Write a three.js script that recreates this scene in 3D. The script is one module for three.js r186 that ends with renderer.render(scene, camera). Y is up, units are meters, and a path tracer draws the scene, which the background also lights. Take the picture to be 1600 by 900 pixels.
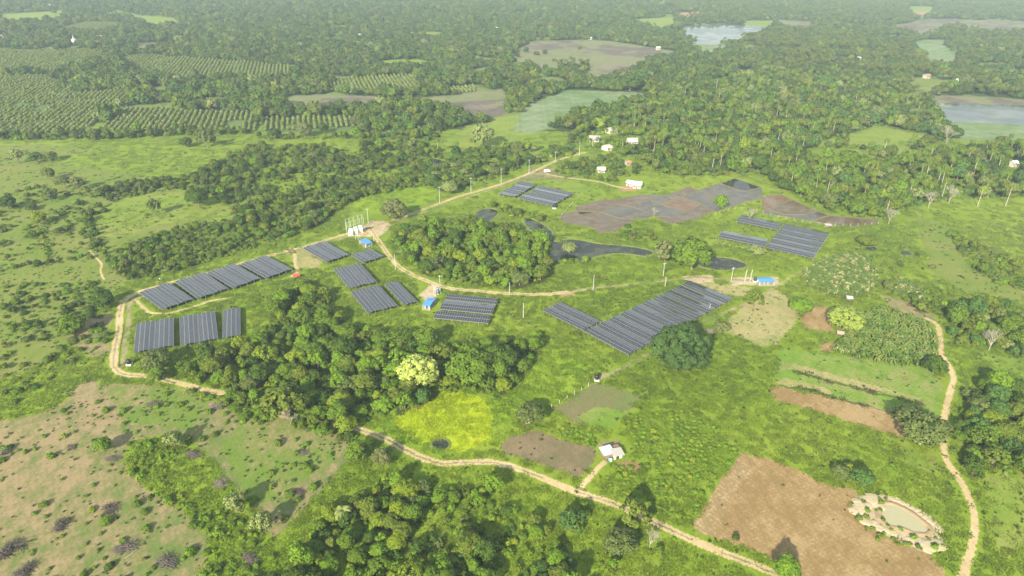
import * as THREE from 'three';
import { mergeGeometries } from 'three/addons/utils/BufferGeometryUtils.js';

// ---------------------------------------------------------------- camera, sky, sun, exposure
const scene = new THREE.Scene();
const camera = new THREE.PerspectiveCamera(45.73, 16 / 9, 1, 30000);
camera.position.set(0, 160, 0);
camera.rotation.order = 'YXZ';
camera.rotation.set(THREE.MathUtils.degToRad(-27), 0, THREE.MathUtils.degToRad(1));
camera.updateProjectionMatrix();
camera.updateMatrixWorld(true);

const pixelDir = (px, py) => new THREE.Vector3(px / 800 - 1, 1 - py / 450, 0.5).unproject(camera).sub(camera.position).normalize();
const toSun = pixelDir(1195, 492).negate();                 // the point opposite the sun, read from where shadows converge
{                                                             // hazy humid sky: pale towards the horizon, soft blue overhead
  const w = 256, h = 128, d = new Float32Array(w * h * 4);
  for (let y = 0; y < h; y++) for (let x = 0; x < w; x++) {
    const e = ((y + 0.5) / h - 0.5) * Math.PI, a = ((x + 0.5) / w - 0.5) * 2 * Math.PI, t = Math.pow(Math.max(0, Math.sin(e)), 0.5), o = (y * w + x) * 4;
    const dot = Math.max(0, Math.cos(e) * Math.cos(a) * toSun.x + Math.sin(e) * toSun.y + Math.cos(e) * Math.sin(a) * toSun.z), glow = 0.6 * Math.pow(dot, 8), sk = 1.12;
    d[o] = sk * (1.22 + (0.58 - 1.22) * t + glow); d[o + 1] = sk * (1.26 + (0.73 - 1.26) * t + glow * 0.95); d[o + 2] = sk * (1.2 + (0.90 - 1.2) * t + glow * 0.85); d[o + 3] = 1;
  }
  const t = new THREE.DataTexture(d, w, h, THREE.RGBAFormat, THREE.FloatType);
  t.mapping = THREE.EquirectangularReflectionMapping; t.magFilter = THREE.LinearFilter; t.needsUpdate = true;
  scene.background = t; scene.environment = t;
}
scene.environmentIntensity = 0.30; scene.backgroundIntensity = 0.30;
const sun = new THREE.DirectionalLight(new THREE.Color(1, 0.92, 0.72), 4.0);
sun.position.copy(toSun).multiplyScalar(900).add(new THREE.Vector3(0, 0, -350));
sun.target.position.set(0, 0, -350);
sun.castShadow = true;
sun.shadow.radius = 3;
sun.shadow.mapSize.set(4096, 4096);
Object.assign(sun.shadow.camera, { left: -700, right: 700, top: 700, bottom: -700, near: 1, far: 2500 });
scene.add(sun, sun.target);
scene.fog = new THREE.FogExp2(new THREE.Color(0.72, 0.90, 1.0), 0.00016);

const renderer = new THREE.WebGLRenderer({ antialias: true });
renderer.setSize(1024, 576);
renderer.toneMapping = THREE.LinearToneMapping;
renderer.toneMappingExposure = 2.75;
renderer.shadowMap.enabled = true;

// ---------------------------------------------------------------- helpers
const V = (x, y, z) => new THREE.Vector3(x, y, z);
function rngOf(seed) {
  let s = seed >>> 0;
  return () => { s = (s + 0x6d2b79f5) | 0; let t = Math.imul(s ^ (s >>> 15), 1 | s); t = (t + Math.imul(t ^ (t >>> 7), 61 | t)) ^ t; return ((t ^ (t >>> 14)) >>> 0) / 4294967296; };
}
const clamp = (x, a = 0, b = 1) => Math.min(b, Math.max(a, x));
const lerp = (a, b, t) => a + (b - a) * t;
const smooth = (a, b, x) => { const t = clamp((x - a) / (b - a)); return t * t * (3 - 2 * t); };
// the point where the sight line of a spot in the photograph meets the level plane at height h
function at(px, py, h = 0) { const d = pixelDir(px, py), t = (h - camera.position.y) / d.y; return V(d.x * t, h, d.z * t); }
const depthOf = (p) => { const v = p.clone().applyMatrix4(camera.matrixWorldInverse); return -v.z; };
const metresPerPx = (px, py, h = 0) => depthOf(at(px, py, h)) / 1067;
function screenOf(p) { const v = p.clone().project(camera); return [(v.x + 1) * 800, (1 - v.y) * 450]; }
const pts = (flat, h = 0) => { const o = []; for (let i = 0; i < flat.length; i += 2) { const p = at(flat[i], flat[i + 1], h); o.push([p.x, p.z]); } return o; };

const counts = {};
function numbered(name) { const n = counts[name] = (counts[name] ?? -1) + 1; return n ? name + '_' + String(n).padStart(3, '0') : name; }
function tag(o, label, category, group, kind) { o.userData = { label, category }; if (group) o.userData.group = group; if (kind) o.userData.kind = kind; return o; }
function shade(o) { o.traverse((m) => { if (m.isMesh) { m.castShadow = true; m.receiveShadow = true; } }); return o; }
function part(name, geometry, material, parent) { const m = new THREE.Mesh(geometry, material); m.name = name; m.castShadow = m.receiveShadow = true; parent.add(m); return m; }
function thing(name, p, turn, label, category, group) { const g = new THREE.Group(); g.name = numbered(name); g.position.copy(p); g.rotation.y = turn; tag(g, label, category, group); scene.add(g); return g; }
const mat = (r, g, b, roughness = 0.9, extra = {}) => new THREE.MeshStandardMaterial({ color: new THREE.Color().setRGB(r, g, b), roughness, ...extra });
function box(w, h, d, x = 0, y = 0, z = 0, ry = 0) { const g = new THREE.BoxGeometry(w, h, d); if (ry) g.rotateY(ry); g.translate(x, y, z); return g; }
function rod(a, b, r0, r1 = r0, n = 6) {
  const d = b.clone().sub(a), g = new THREE.CylinderGeometry(r1, r0, d.length(), n, 1);
  g.translate(0, d.length() / 2, 0).applyQuaternion(new THREE.Quaternion().setFromUnitVectors(V(0, 1, 0), d.normalize())).translate(a.x, a.y, a.z);
  return g;
}
const merged = (list) => mergeGeometries(list.map((g) => { const n = g.index ? g.toNonIndexed() : g; return n; }), false);

// tileable noise, 0..1
function noiseTile(seed, N, octaves) {
  const r = rngOf(seed), out = new Float32Array(N * N);
  let amp = 1, total = 0;
  for (let o = 0, cells = 8; o < octaves; o++, cells *= 2, amp *= 0.55) {
    const v = new Float32Array(cells * cells).map(() => r());
    for (let y = 0; y < N; y++) for (let x = 0; x < N; x++) {
      const fx = x / N * cells, fy = y / N * cells, x0 = Math.floor(fx), y0 = Math.floor(fy);
      const tx = fx - x0, ty = fy - y0, sx = tx * tx * (3 - 2 * tx), sy = ty * ty * (3 - 2 * ty), x1 = (x0 + 1) % cells, y1 = (y0 + 1) % cells;
      out[y * N + x] += amp * lerp(lerp(v[y0 * cells + x0], v[y0 * cells + x1], sx), lerp(v[y1 * cells + x0], v[y1 * cells + x1], sx), sy);
    }
    total += amp;
  }
  let lo = 9, hi = -9; for (const v of out) { if (v < lo) lo = v; if (v > hi) hi = v; }
  for (let i = 0; i < out.length; i++) out[i] = (out[i] - lo) / (hi - lo);
  return out;
}
const NT = 512, tileA = noiseTile(11, NT, 6), tileB = noiseTile(23, NT, 5), tileC = noiseTile(37, NT, 6);
function sample(t, x, y) {                                   // x, y in tiles
  x = (x - Math.floor(x)) * NT; y = (y - Math.floor(y)) * NT;
  const x0 = x | 0, y0 = y | 0, x1 = (x0 + 1) & 511, y1 = (y0 + 1) & 511, fx = x - x0, fy = y - y0;
  return lerp(lerp(t[(y0 & 511) * NT + (x0 & 511)], t[(y0 & 511) * NT + x1], fx), lerp(t[y1 * NT + (x0 & 511)], t[y1 * NT + x1], fx), fy);
}
const noise = (x, z, size, t = tileA) => sample(t, x / (size * 8) + 0.37, z / (size * 8) + 0.71);   // features of about "size" metres

// ---------------------------------------------------------------- what covers the ground, as a plan of the land seen from above
const NEAR = { x0: -512, z0: -640, cell: 0.5, w: 2048, h: 1120 }, FAR = { x0: -2048, z0: -3584, cell: 2, w: 2048, h: 2048 };
NEAR.id = new Uint8Array(NEAR.w * NEAR.h).fill(1);
FAR.id = new Uint8Array(FAR.w * FAR.h).fill(0);
NEAR.block = new Uint8Array(NEAR.w * NEAR.h);
function fillPoly(map, data, poly, id) {
  let z0 = 1e9, z1 = -1e9; for (const p of poly) { z0 = Math.min(z0, p[1]); z1 = Math.max(z1, p[1]); }
  const j0 = Math.max(0, Math.floor((z0 - map.z0) / map.cell)), j1 = Math.min(map.h - 1, Math.ceil((z1 - map.z0) / map.cell));
  for (let j = j0; j <= j1; j++) {
    const z = map.z0 + (j + 0.5) * map.cell, xs = [];
    for (let i = 0; i < poly.length; i++) { const a = poly[i], b = poly[(i + 1) % poly.length]; if ((a[1] <= z) !== (b[1] <= z)) xs.push(a[0] + (z - a[1]) / (b[1] - a[1]) * (b[0] - a[0])); }
    xs.sort((a, b) => a - b);
    for (let k = 0; k + 1 < xs.length; k += 2) {
      const i0 = Math.max(0, Math.ceil((xs[k] - map.x0) / map.cell - 0.5)), i1 = Math.min(map.w - 1, Math.floor((xs[k + 1] - map.x0) / map.cell - 0.5));
      for (let i = i0; i <= i1; i++) data[j * map.w + i] = id;
    }
  }
}
const ribbonPolys = (line, w) => { const o = []; for (let i = 0; i + 1 < line.length; i++) { const [a, b] = [line[i], line[i + 1]], l = Math.hypot(b[0] - a[0], b[1] - a[1]) || 1, nx = -(b[1] - a[1]) / l * w / 2, nz = (b[0] - a[0]) / l * w / 2, ex = (b[0] - a[0]) / l * w / 3, ez = (b[1] - a[1]) / l * w / 3; o.push([[a[0] + nx - ex, a[1] + nz - ez], [b[0] + nx + ex, b[1] + nz + ez], [b[0] - nx + ex, b[1] - nz + ez], [a[0] - nx - ex, a[1] - nz - ez]]); } return o; };
function cover(poly, id) { fillPoly(NEAR, NEAR.id, poly, id); fillPoly(FAR, FAR.id, poly, id); }
function block(poly, v = 1) { fillPoly(NEAR, NEAR.block, poly, v); }
function lookup(map, data, x, z) { const i = Math.floor((x - map.x0) / map.cell), j = Math.floor((z - map.z0) / map.cell); return i < 0 || j < 0 || i >= map.w || j >= map.h ? -1 : data[j * map.w + i]; }
const coverAt = (x, z) => { const n = lookup(NEAR, NEAR.id, x, z); return n >= 0 ? n : Math.max(0, lookup(FAR, FAR.id, x, z)); };
const blockedAt = (x, z) => lookup(NEAR, NEAR.block, x, z) > 0;
const inside = (poly, x, z) => { let c = false; for (let i = 0, j = poly.length - 1; i < poly.length; j = i++) { const a = poly[i], b = poly[j]; if ((a[1] > z) !== (b[1] > z) && x < (b[0] - a[0]) * (z - a[1]) / (b[1] - a[1]) + a[0]) c = !c; } return c; };
function curve(line, step = 3) {                             // a smooth run of points along a path
  const c = new THREE.CatmullRomCurve3(line.map((p) => V(p[0], 0, p[1])), false, 'centripetal'), n = Math.max(4, Math.round(c.getLength() / step));
  return c.getSpacedPoints(n).map((p) => [p.x, p.z]);
}

// kinds of cover
const FOREST = 0, LUSH = 1, BRIGHT = 2, PASTURE = 3, TAN = 4, PLOUGHED = 5, CROP = 6, MUD = 7, PADDY = 8, MARSH = 9, SAND = 10, STRAW = 11, ROAD = 12, ROWS = 13, GARDEN = 14, WATER = 15, UNDER = 16, DRYGREEN = 20, REDSOIL = 17, MEADOW = 18, TRACK = 19, OLIVESOIL = 21, STUBBLE = 22, FRESH = 23;
// the near half is grass unless something else is drawn over it
fillPoly(FAR, FAR.id, [[-900, -640], [900, -640], [900, 400], [-900, 400]], LUSH);
const areas = [
  // far fields and clearings
  [MEADOW, 155, 21, 185, 16, 220, 24, 275, 28, 282, 41, 265, 41, 225, 36, 207, 28], [MEADOW, 0, 22, 95, 17, 110, 27, 60, 38, 0, 38],
  [ROWS, 85, 48, 130, 35, 185, 36, 190, 48, 150, 52], [ROWS, -60, 80, 165, 78, 155, 100, 85, 112, -60, 122], [ROWS, 190, 92, 215, 85, 400, 98, 460, 108, 455, 122, 300, 125, 250, 118, 200, 118],
  [ROWS, -60, 120, 80, 118, 95, 140, 120, 145, 200, 142, 205, 165, 160, 170, 150, 190, 130, 205, -60, 216], [ROWS, 160, 200, 200, 170, 260, 170, 300, 175, 395, 175, 402, 205, 280, 208, 200, 212],
  [ROWS, 408, 185, 555, 182, 558, 206, 408, 207], [ROWS, 520, 125, 575, 120, 650, 117, 662, 135, 640, 145, 510, 145], [ROWS, 400, 103, 455, 103, 455, 114, 400, 114], [ROWS, 690, 137, 745, 135, 740, 148, 700, 148],
  [PADDY, 450, 152, 505, 147, 617, 152, 670, 152, 790, 138, 796, 160, 780, 186, 760, 187, 712, 176, 677, 172, 670, 167, 620, 162, 560, 171, 497, 168, 455, 163],
  [MUD, 500, 154, 560, 152, 617, 157, 610, 162, 560, 169, 500, 165], [MUD, 672, 163, 740, 158, 790, 155, 788, 180, 760, 185, 712, 175, 677, 171],
  [MEADOW, 690, 224, 730, 197, 800, 180, 830, 182, 862, 195, 840, 212, 800, 222, 740, 236], [LUSH, 590, 95, 650, 92, 690, 98, 680, 106, 600, 106], [MEADOW, 630, 50, 700, 50, 690, 60, 640, 60],
  [MARSH, 817, 170, 882, 140, 990, 144, 1017, 148, 985, 160, 940, 172, 895, 180, 882, 192, 862, 200, 830, 208, 800, 205],
  [PADDY, 810, 75, 837, 64, 925, 62, 962, 65, 1025, 75, 1065, 82, 1050, 90, 1010, 94, 1000, 104, 990, 112, 985, 122, 960, 122, 945, 129, 912, 127, 910, 117, 920, 105, 900, 102, 850, 109, 795, 99, 800, 87],
  [MUD, 815, 74, 837, 65, 925, 63, 962, 66, 1025, 76, 1040, 83, 1000, 90, 960, 86, 900, 82, 850, 80], [MUD, 945, 105, 985, 103, 985, 112, 920, 118, 912, 113],
  [MEADOW, 985, 30, 1055, 27, 1055, 42, 1035, 47, 1000, 40], [REDSOIL, 1060, 20, 1095, 18, 1092, 26, 1062, 30], [MARSH, 1075, 68, 1135, 70, 1140, 76, 1130, 82, 1080, 78], [MEADOW, 1160, 32, 1210, 32, 1210, 44, 1165, 40],
  [MUD, 1208, 30, 1268, 34, 1272, 48, 1228, 48], [MUD, 1305, 38, 1375, 40, 1415, 37, 1447, 29, 1500, 30, 1660, 36, 1660, 54, 1532, 52, 1492, 40, 1452, 54, 1440, 60, 1410, 48], [MEADOW, 1415, 10, 1455, 10, 1460, 24, 1430, 28],
  [REDSOIL, 1430, 18, 1455, 18, 1456, 24, 1432, 25], [MARSH, 1412, 72, 1440, 62, 1477, 62, 1480, 75, 1497, 85, 1497, 97, 1480, 112, 1447, 104, 1445, 87, 1425, 77],
  [PASTURE, 1420, 130, 1432, 120, 1495, 127, 1505, 132, 1470, 138, 1465, 148, 1437, 148, 1417, 142], [MUD, 1436, 148, 1500, 150, 1660, 158, 1660, 172, 1450, 163], [MARSH, 1460, 180, 1482, 188, 1570, 194, 1660, 198, 1660, 218, 1500, 220, 1480, 206],
  [MEADOW, 1265, 225, 1325, 210, 1370, 196, 1415, 205, 1460, 213, 1462, 222, 1425, 228, 1410, 240, 1390, 248, 1380, 238, 1340, 226, 1290, 228], [REDSOIL, 1228, 85, 1231, 85, 1238, 74, 1235, 74], [TAN, 1130, 200, 1170, 208, 1172, 214, 1128, 206],
  [LUSH, 1130, 208, 1180, 212, 1190, 225, 1140, 220], [MUD, 210, 68, 280, 64, 278, 70, 225, 76],
  // the middle distance on the left
  [PASTURE, -60, 228, 60, 226, 140, 232, 160, 262, 345, 300, 420, 300, 420, 340, 260, 380, 160, 470, 130, 520, 60, 570, -60, 620], [LUSH, 60, 248, 140, 236, 280, 211, 400, 206, 480, 209, 580, 212, 595, 224, 500, 236, 390, 238, 340, 242, 260, 258, 150, 264],
  [MEADOW, 140, 332, 180, 313, 280, 296, 310, 298, 350, 310, 385, 330, 340, 348, 250, 350, 190, 370, 160, 376, 146, 355], [FRESH, 540, 315, 600, 292, 680, 290, 700, 305, 640, 325, 600, 335, 560, 330], [MEADOW, 600, 236, 630, 237, 625, 252, 600, 250],
  [STRAW, 455, 398, 480, 390, 505, 410, 498, 418, 470, 420, 458, 410], [MEADOW, 840, 280, 900, 285, 925, 295, 905, 312, 890, 300],
  // dry clearing at the lower left
  [TAN, -60, 668, 60, 648, 130, 612, 165, 600, 245, 600, 330, 622, 400, 655, 470, 655, 545, 672, 560, 700, 535, 735, 480, 790, 420, 855, 430, 960, -120, 960], [TAN, 100, 612, 145, 592, 160, 600, 115, 622], [TAN, 95, 520, 130, 500, 172, 488, 178, 500, 160, 525, 175, 545, 150, 560, 120, 545],
  [DRYGREEN, 345, 700, 380, 655, 470, 657, 548, 675, 520, 725, 460, 760, 400, 790], [DRYGREEN, 165, 605, 250, 602, 330, 628, 300, 670, 200, 660],
  [LUSH, 200, 690, 280, 675, 330, 715, 385, 780, 430, 845, 420, 960, 300, 960, 330, 840, 285, 800, 225, 760, 195, 720],
  // bright grass in the middle
  [FRESH, 575, 668, 620, 640, 700, 608, 760, 620, 790, 600, 840, 560, 850, 520, 905, 560, 912, 590, 870, 630, 800, 672, 775, 705, 720, 716, 640, 695], [BRIGHT, 615, 660, 650, 632, 700, 610, 755, 622, 772, 650, 765, 690, 720, 708, 655, 692], [GARDEN, 862, 640, 930, 598, 1003, 617, 975, 655, 955, 670, 935, 668, 895, 660], [CROP, 900, 650, 930, 637, 985, 642, 975, 655, 955, 670, 925, 665],
  [OLIVESOIL, 783, 695, 800, 681, 838, 672, 930, 703, 925, 725, 905, 747, 850, 728, 790, 710], [PLOUGHED, 965, 727, 985, 719, 1003, 725, 1000, 742, 977, 738], [TAN, 935, 690, 970, 688, 975, 712, 950, 722, 938, 715],
  // fields at the lower right
  [PLOUGHED, 1157, 706, 1080, 818, 1095, 833, 1150, 850, 1190, 862, 1215, 880, 1250, 902, 1300, 960, 1480, 960, 1476, 888, 1450, 865, 1390, 840, 1345, 815, 1333, 795, 1345, 772, 1325, 760, 1290, 757, 1250, 735, 1200, 718],
  [CROP, 1218, 543, 1320, 556, 1445, 572, 1475, 600, 1466, 648, 1400, 648, 1300, 618, 1212, 600], [STRAW, 1216, 566, 1240, 568, 1330, 593, 1440, 622, 1438, 627, 1330, 601, 1240, 578, 1214, 580], [STRAW, 1212, 598, 1216, 590, 1260, 596, 1300, 610, 1300, 618], [UNDER, 1240, 579, 1330, 603, 1440, 630, 1440, 633, 1330, 606, 1240, 582], [UNDER, 1210, 602, 1260, 606, 1300, 618, 1402, 647, 1402, 650, 1300, 621, 1255, 609, 1210, 605], [PLOUGHED, 1205, 612, 1215, 603, 1245, 610, 1290, 620, 1395, 645, 1412, 655, 1422, 684, 1400, 682, 1300, 650, 1210, 625],
  [STUBBLE, 1157, 706, 1080, 818, 1095, 833, 1112, 838, 1140, 790, 1172, 735],
  [PLOUGHED, 1253, 495, 1275, 477, 1300, 482, 1303, 520, 1255, 513], [PLOUGHED, 1282, 536, 1305, 534, 1305, 551, 1282, 548], [STRAW, 1138, 502, 1175, 463, 1215, 453, 1240, 470, 1250, 495, 1215, 540, 1190, 541, 1128, 517], [TAN, 1380, 462, 1432, 472, 1465, 495, 1462, 506, 1445, 502, 1425, 492, 1390, 480],
  [PASTURE, 1430, 335, 1480, 350, 1520, 420, 1620, 445, 1620, 480, 1560, 462, 1500, 455, 1450, 420], [STRAW, 1085, 440, 1140, 445, 1175, 450, 1160, 465, 1125, 458], [MEADOW, 1530, 550, 1610, 560, 1610, 600, 1560, 590], [MEADOW, 1535, 745, 1610, 740, 1620, 850, 1560, 860], [MEADOW, 1395, 690, 1430, 700, 1470, 720, 1475, 740, 1420, 730],
  [SAND, 1335, 797, 1345, 777, 1370, 772, 1400, 777, 1440, 798, 1472, 822, 1474, 850, 1450, 866, 1410, 848, 1362, 822, 1338, 808],
  [TAN, 830, 262, 870, 262, 880, 272, 905, 277, 905, 282, 860, 280, 820, 284, 815, 276], [SAND, 560, 362, 580, 345, 600, 345, 612, 352, 596, 368, 575, 370], [ROAD, 548, 358, 575, 355, 578, 370, 552, 369], [SAND, 655, 462, 668, 448, 676, 444, 690, 452, 680, 466, 664, 470], [SAND, 1064, 432, 1110, 429, 1118, 441, 1090, 442, 1070, 438], [SAND, 1140, 434, 1215, 433, 1215, 445, 1145, 446],
  [REDSOIL, 965, 292, 985, 290, 1000, 295, 990, 299, 970, 298], [REDSOIL, 870, 459, 893, 457, 903, 461, 880, 464],
];
for (const [id, ...flat] of areas) cover(pts(flat), id);

// roads and paths: points in the photograph, width in metres
const roads = [
  ['dirt_road', 'long sandy dirt road running past the solar arrays and round the corner', 3.0, [914, 238, 870, 251, 842, 264, 815, 276, 780, 289, 720, 306, 660, 328, 625, 341, 590, 352, 540, 366, 480, 384, 420, 400, 340, 423, 260, 444, 215, 457, 195, 468, 188, 485, 185, 520, 178, 556, 180, 576, 195, 585, 235, 588, 260, 594, 330, 611, 352, 616, 400, 634, 450, 650, 520, 658, 562, 671, 600, 685, 650, 711, 690, 724, 740, 722, 780, 724, 830, 740, 880, 760, 930, 778, 965, 790, 1020, 815, 1080, 843, 1140, 868, 1205, 893, 1260, 920]],
  ['dirt_track', 'narrow service track along the inner side of the dirt road', 1.5, [830, 274, 760, 299, 700, 319, 640, 340, 605, 354]],
  ['dirt_track', 'narrow worn track between the top left arrays and the dirt road', 1.5, [560, 366, 500, 382, 430, 403, 330, 433, 240, 458, 208, 470, 201, 500, 196, 530, 191, 574]],
  ['dirt_road', 'sandy road curving from the substation past the central wood to the right sheds', 2.9, [578, 355, 590, 374, 604, 394, 614, 407, 634, 424, 670, 440, 700, 450, 750, 455, 800, 459, 850, 460, 890, 456]],
  ['dirt_track', 'grassy track leading right towards the long blue shed', 1.7, [890, 456, 940, 449, 1000, 443, 1060, 436, 1090, 433, 1140, 437, 1185, 439]],
  ['footpath', 'pale footpath winding down the right edge past the dug pond', 2.3, [1448, 498, 1463, 506, 1469, 530, 1473, 555, 1483, 573, 1490, 590, 1485, 612, 1478, 640, 1474, 660, 1474, 695, 1480, 720, 1500, 750, 1515, 780, 1523, 810, 1520, 850, 1503, 905]],
  ['footpath', 'short sandy path from the dirt road up to the tin-roofed hut', 1.9, [945, 722, 930, 737, 914, 755, 907, 766]],
  ['footpath', 'sandy path from the road fork to the white-roofed farm', 2, [855, 272, 880, 277, 905, 280, 935, 284, 965, 292, 985, 295]],
  ['footpath', 'thin winding footpath across the left pasture', 1, [140, 392, 150, 403, 158, 411, 157, 425, 163, 437]],
  ['dirt_track', 'faint worn track beside the largest solar array', 1.3, [938, 592, 1000, 560, 1060, 526, 1120, 494, 1190, 462, 1240, 430, 1290, 405]],
  ['footpath', 'worn path below the four upper left arrays', 1.6, [213, 470, 226, 481, 237, 489, 262, 489, 300, 480, 330, 470, 352, 466]],
  ['footpath', 'bare path between the top left arrays and the middle arrays', 1.8, [452, 388, 460, 398, 462, 415, 465, 425, 455, 432]],
];
for (const r of roads) { r.line = curve(pts(r[3])); for (const q of ribbonPolys(r.line, r[2])) { cover(q, r[0] === 'dirt_track' ? TRACK : ROAD); } for (let i = 0; i + 1 < r.line.length; i++) { const sp = screenOf(V(r.line[i][0], 0, r.line[i][1])); if (r[0] === 'dirt_road' && sp[0] > 350 && sp[0] < 548 && sp[1] > 600 && sp[1] < 668) continue; for (const q of ribbonPolys([r.line[i], r.line[i + 1]], r[2] + 1.5)) block(q); } if (r[0] === 'dirt_road') for (let i = 0; i + 1 < r.line.length; i++) if (noise(r.line[i][0], r.line[i][1], 14, tileC) > 0.36) for (const q of ribbonPolys([r.line[i], r.line[i + 1]], 0.7)) fillPoly(NEAR, NEAR.id, q, TRACK); }

// standing water
const ponds = [
  ['pond', 'dark curved pond at the upper edge of the central wood', 'dark', [745, 333, 752, 328, 765, 326, 778, 330, 772, 340, 760, 347, 748, 345]],
  ['pond', 'dark channel hidden among trees below the brown paddies', 'dark', [822, 340, 835, 344, 850, 352, 862, 362, 868, 378, 890, 374, 910, 376, 935, 381, 960, 383, 1000, 388, 1020, 394, 1010, 400, 985, 397, 960, 396, 930, 401, 905, 408, 880, 407, 860, 410, 855, 400, 862, 385, 850, 370, 830, 360, 822, 350]],
  ['pond', 'dark pond ending near the pole and the long blue shed', 'dark', [1095, 403, 1110, 402, 1140, 404, 1160, 410, 1168, 415, 1150, 420, 1125, 422, 1105, 419, 1092, 414]],
  ['pond', 'small round dark pond in the yellow grass above the road', 'dark', [675, 690, 682, 686, 694, 686, 702, 692, 699, 700, 688, 703, 678, 699]],
  ['pond', 'small dark pond beside pale soil above the maize', 'dark', [1352, 388, 1358, 385, 1366, 386, 1371, 390, 1366, 393, 1357, 392]],
  ['pond', 'small dark pond right of pale soil above the maize', 'dark', [1407, 394, 1412, 391, 1420, 393, 1425, 398, 1418, 400, 1410, 399]],
  ['pond', 'dark pool in the scrub left of the upper road', 'dark', [654, 251, 662, 247, 680, 248, 697, 253, 695, 261, 680, 260, 668, 258]],
  ['pond', 'small pool in scrub beside the upper road', 'dark', [762, 254, 768, 252, 775, 254, 772, 260, 764, 260]],
  ['pond', 'milky green dug pond with pale banks at the lower right', 'milky', [1377, 800, 1380, 791, 1388, 788, 1400, 791, 1420, 801, 1438, 815, 1450, 826, 1447, 832, 1432, 832, 1412, 825, 1390, 820, 1379, 813]],
  ['lake', 'pale shallow lake in the far distance', 'lake', [1060, 54, 1070, 41, 1100, 39, 1132, 35, 1160, 38, 1200, 44, 1198, 50, 1175, 57, 1160, 62, 1150, 69, 1112, 70, 1087, 68, 1077, 60]],
  ['lake', 'blue-grey lake at the right edge with a brown far bank', 'lake', [1445, 167, 1450, 161, 1520, 163, 1660, 168, 1660, 198, 1570, 194, 1537, 192, 1482, 189, 1462, 180]],
];
for (const p of ponds) { p.poly = pts(p[3]); cover(p.poly, p[2] === 'milky' ? SAND : p[0] === 'lake' ? MARSH : UNDER); block(p.poly); }

// flooded paddy plots: corners in the photograph, look
const c7 = (f) => f.map((v, i) => v / 4 + (i % 2 ? 225 : 800)), c8 = (f) => f.map((v, i) => v / 4 + (i % 2 ? 225 : 1200));
const plots = [
  ['brown', c7([390, 397, 560, 347, 640, 347, 655, 378, 540, 425, 420, 445])], ['brown', c7([640, 347, 800, 317, 860, 345, 760, 395, 655, 378])], ['brown', c7([300, 442, 390, 420, 540, 425, 350, 497, 310, 480])], ['brown', c7([350, 497, 540, 425, 680, 465, 520, 530, 480, 520])],
  ['grey', c7([540, 425, 655, 378, 760, 395, 840, 425, 680, 465])], ['grey', c7([760, 395, 860, 345, 920, 375, 840, 425])], ['brown', c7([520, 530, 680, 465, 770, 470, 640, 550, 540, 555])], ['grey', c7([680, 465, 840, 425, 890, 440, 850, 465, 770, 470])], ['grey', c7([800, 317, 960, 322, 1010, 345, 920, 375, 860, 345])],
  ['brown', c7([960, 322, 1110, 267, 1165, 288, 1060, 335, 1010, 345])], ['red', c7([920, 375, 1010, 345, 1060, 335, 1190, 378, 1090, 425, 960, 385])], ['grey', c7([840, 425, 920, 375, 960, 385, 1090, 425, 1000, 460, 900, 455])], ['grey', c7([1060, 335, 1165, 288, 1280, 335, 1190, 378])], ['grey', c7([1165, 288, 1300, 247, 1420, 290, 1280, 335])],
  ['water', c7([1300, 247, 1390, 214, 1560, 270, 1465, 295, 1420, 290])], ['grey', c7([1190, 378, 1280, 335, 1420, 290, 1465, 295, 1560, 272, 1570, 340, 1450, 365, 1350, 400, 1240, 428, 1225, 400])], ['brown', c7([900, 455, 1000, 460, 1090, 425, 1190, 378, 1225, 400, 1240, 430, 1160, 470, 1050, 490, 1000, 500, 940, 480])],
  ['red', c8([-35, 345, 0, 322, 90, 318, 150, 345, 0, 410, -35, 415])], ['brown', c8([0, 410, 150, 345, 290, 410, 240, 440, 100, 440])], ['grey', c8([-35, 420, 0, 412, 100, 442, 240, 442, 260, 480, 90, 452, -35, 435])], ['grey', c8([240, 440, 290, 412, 385, 445, 262, 480])], ['brown', c8([262, 482, 385, 446, 520, 457, 695, 472, 680, 495, 540, 518, 400, 505])],
];
for (const p of plots) { p.poly = pts(p[1]); cover(p.poly, MUD); block(p.poly); }

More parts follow.
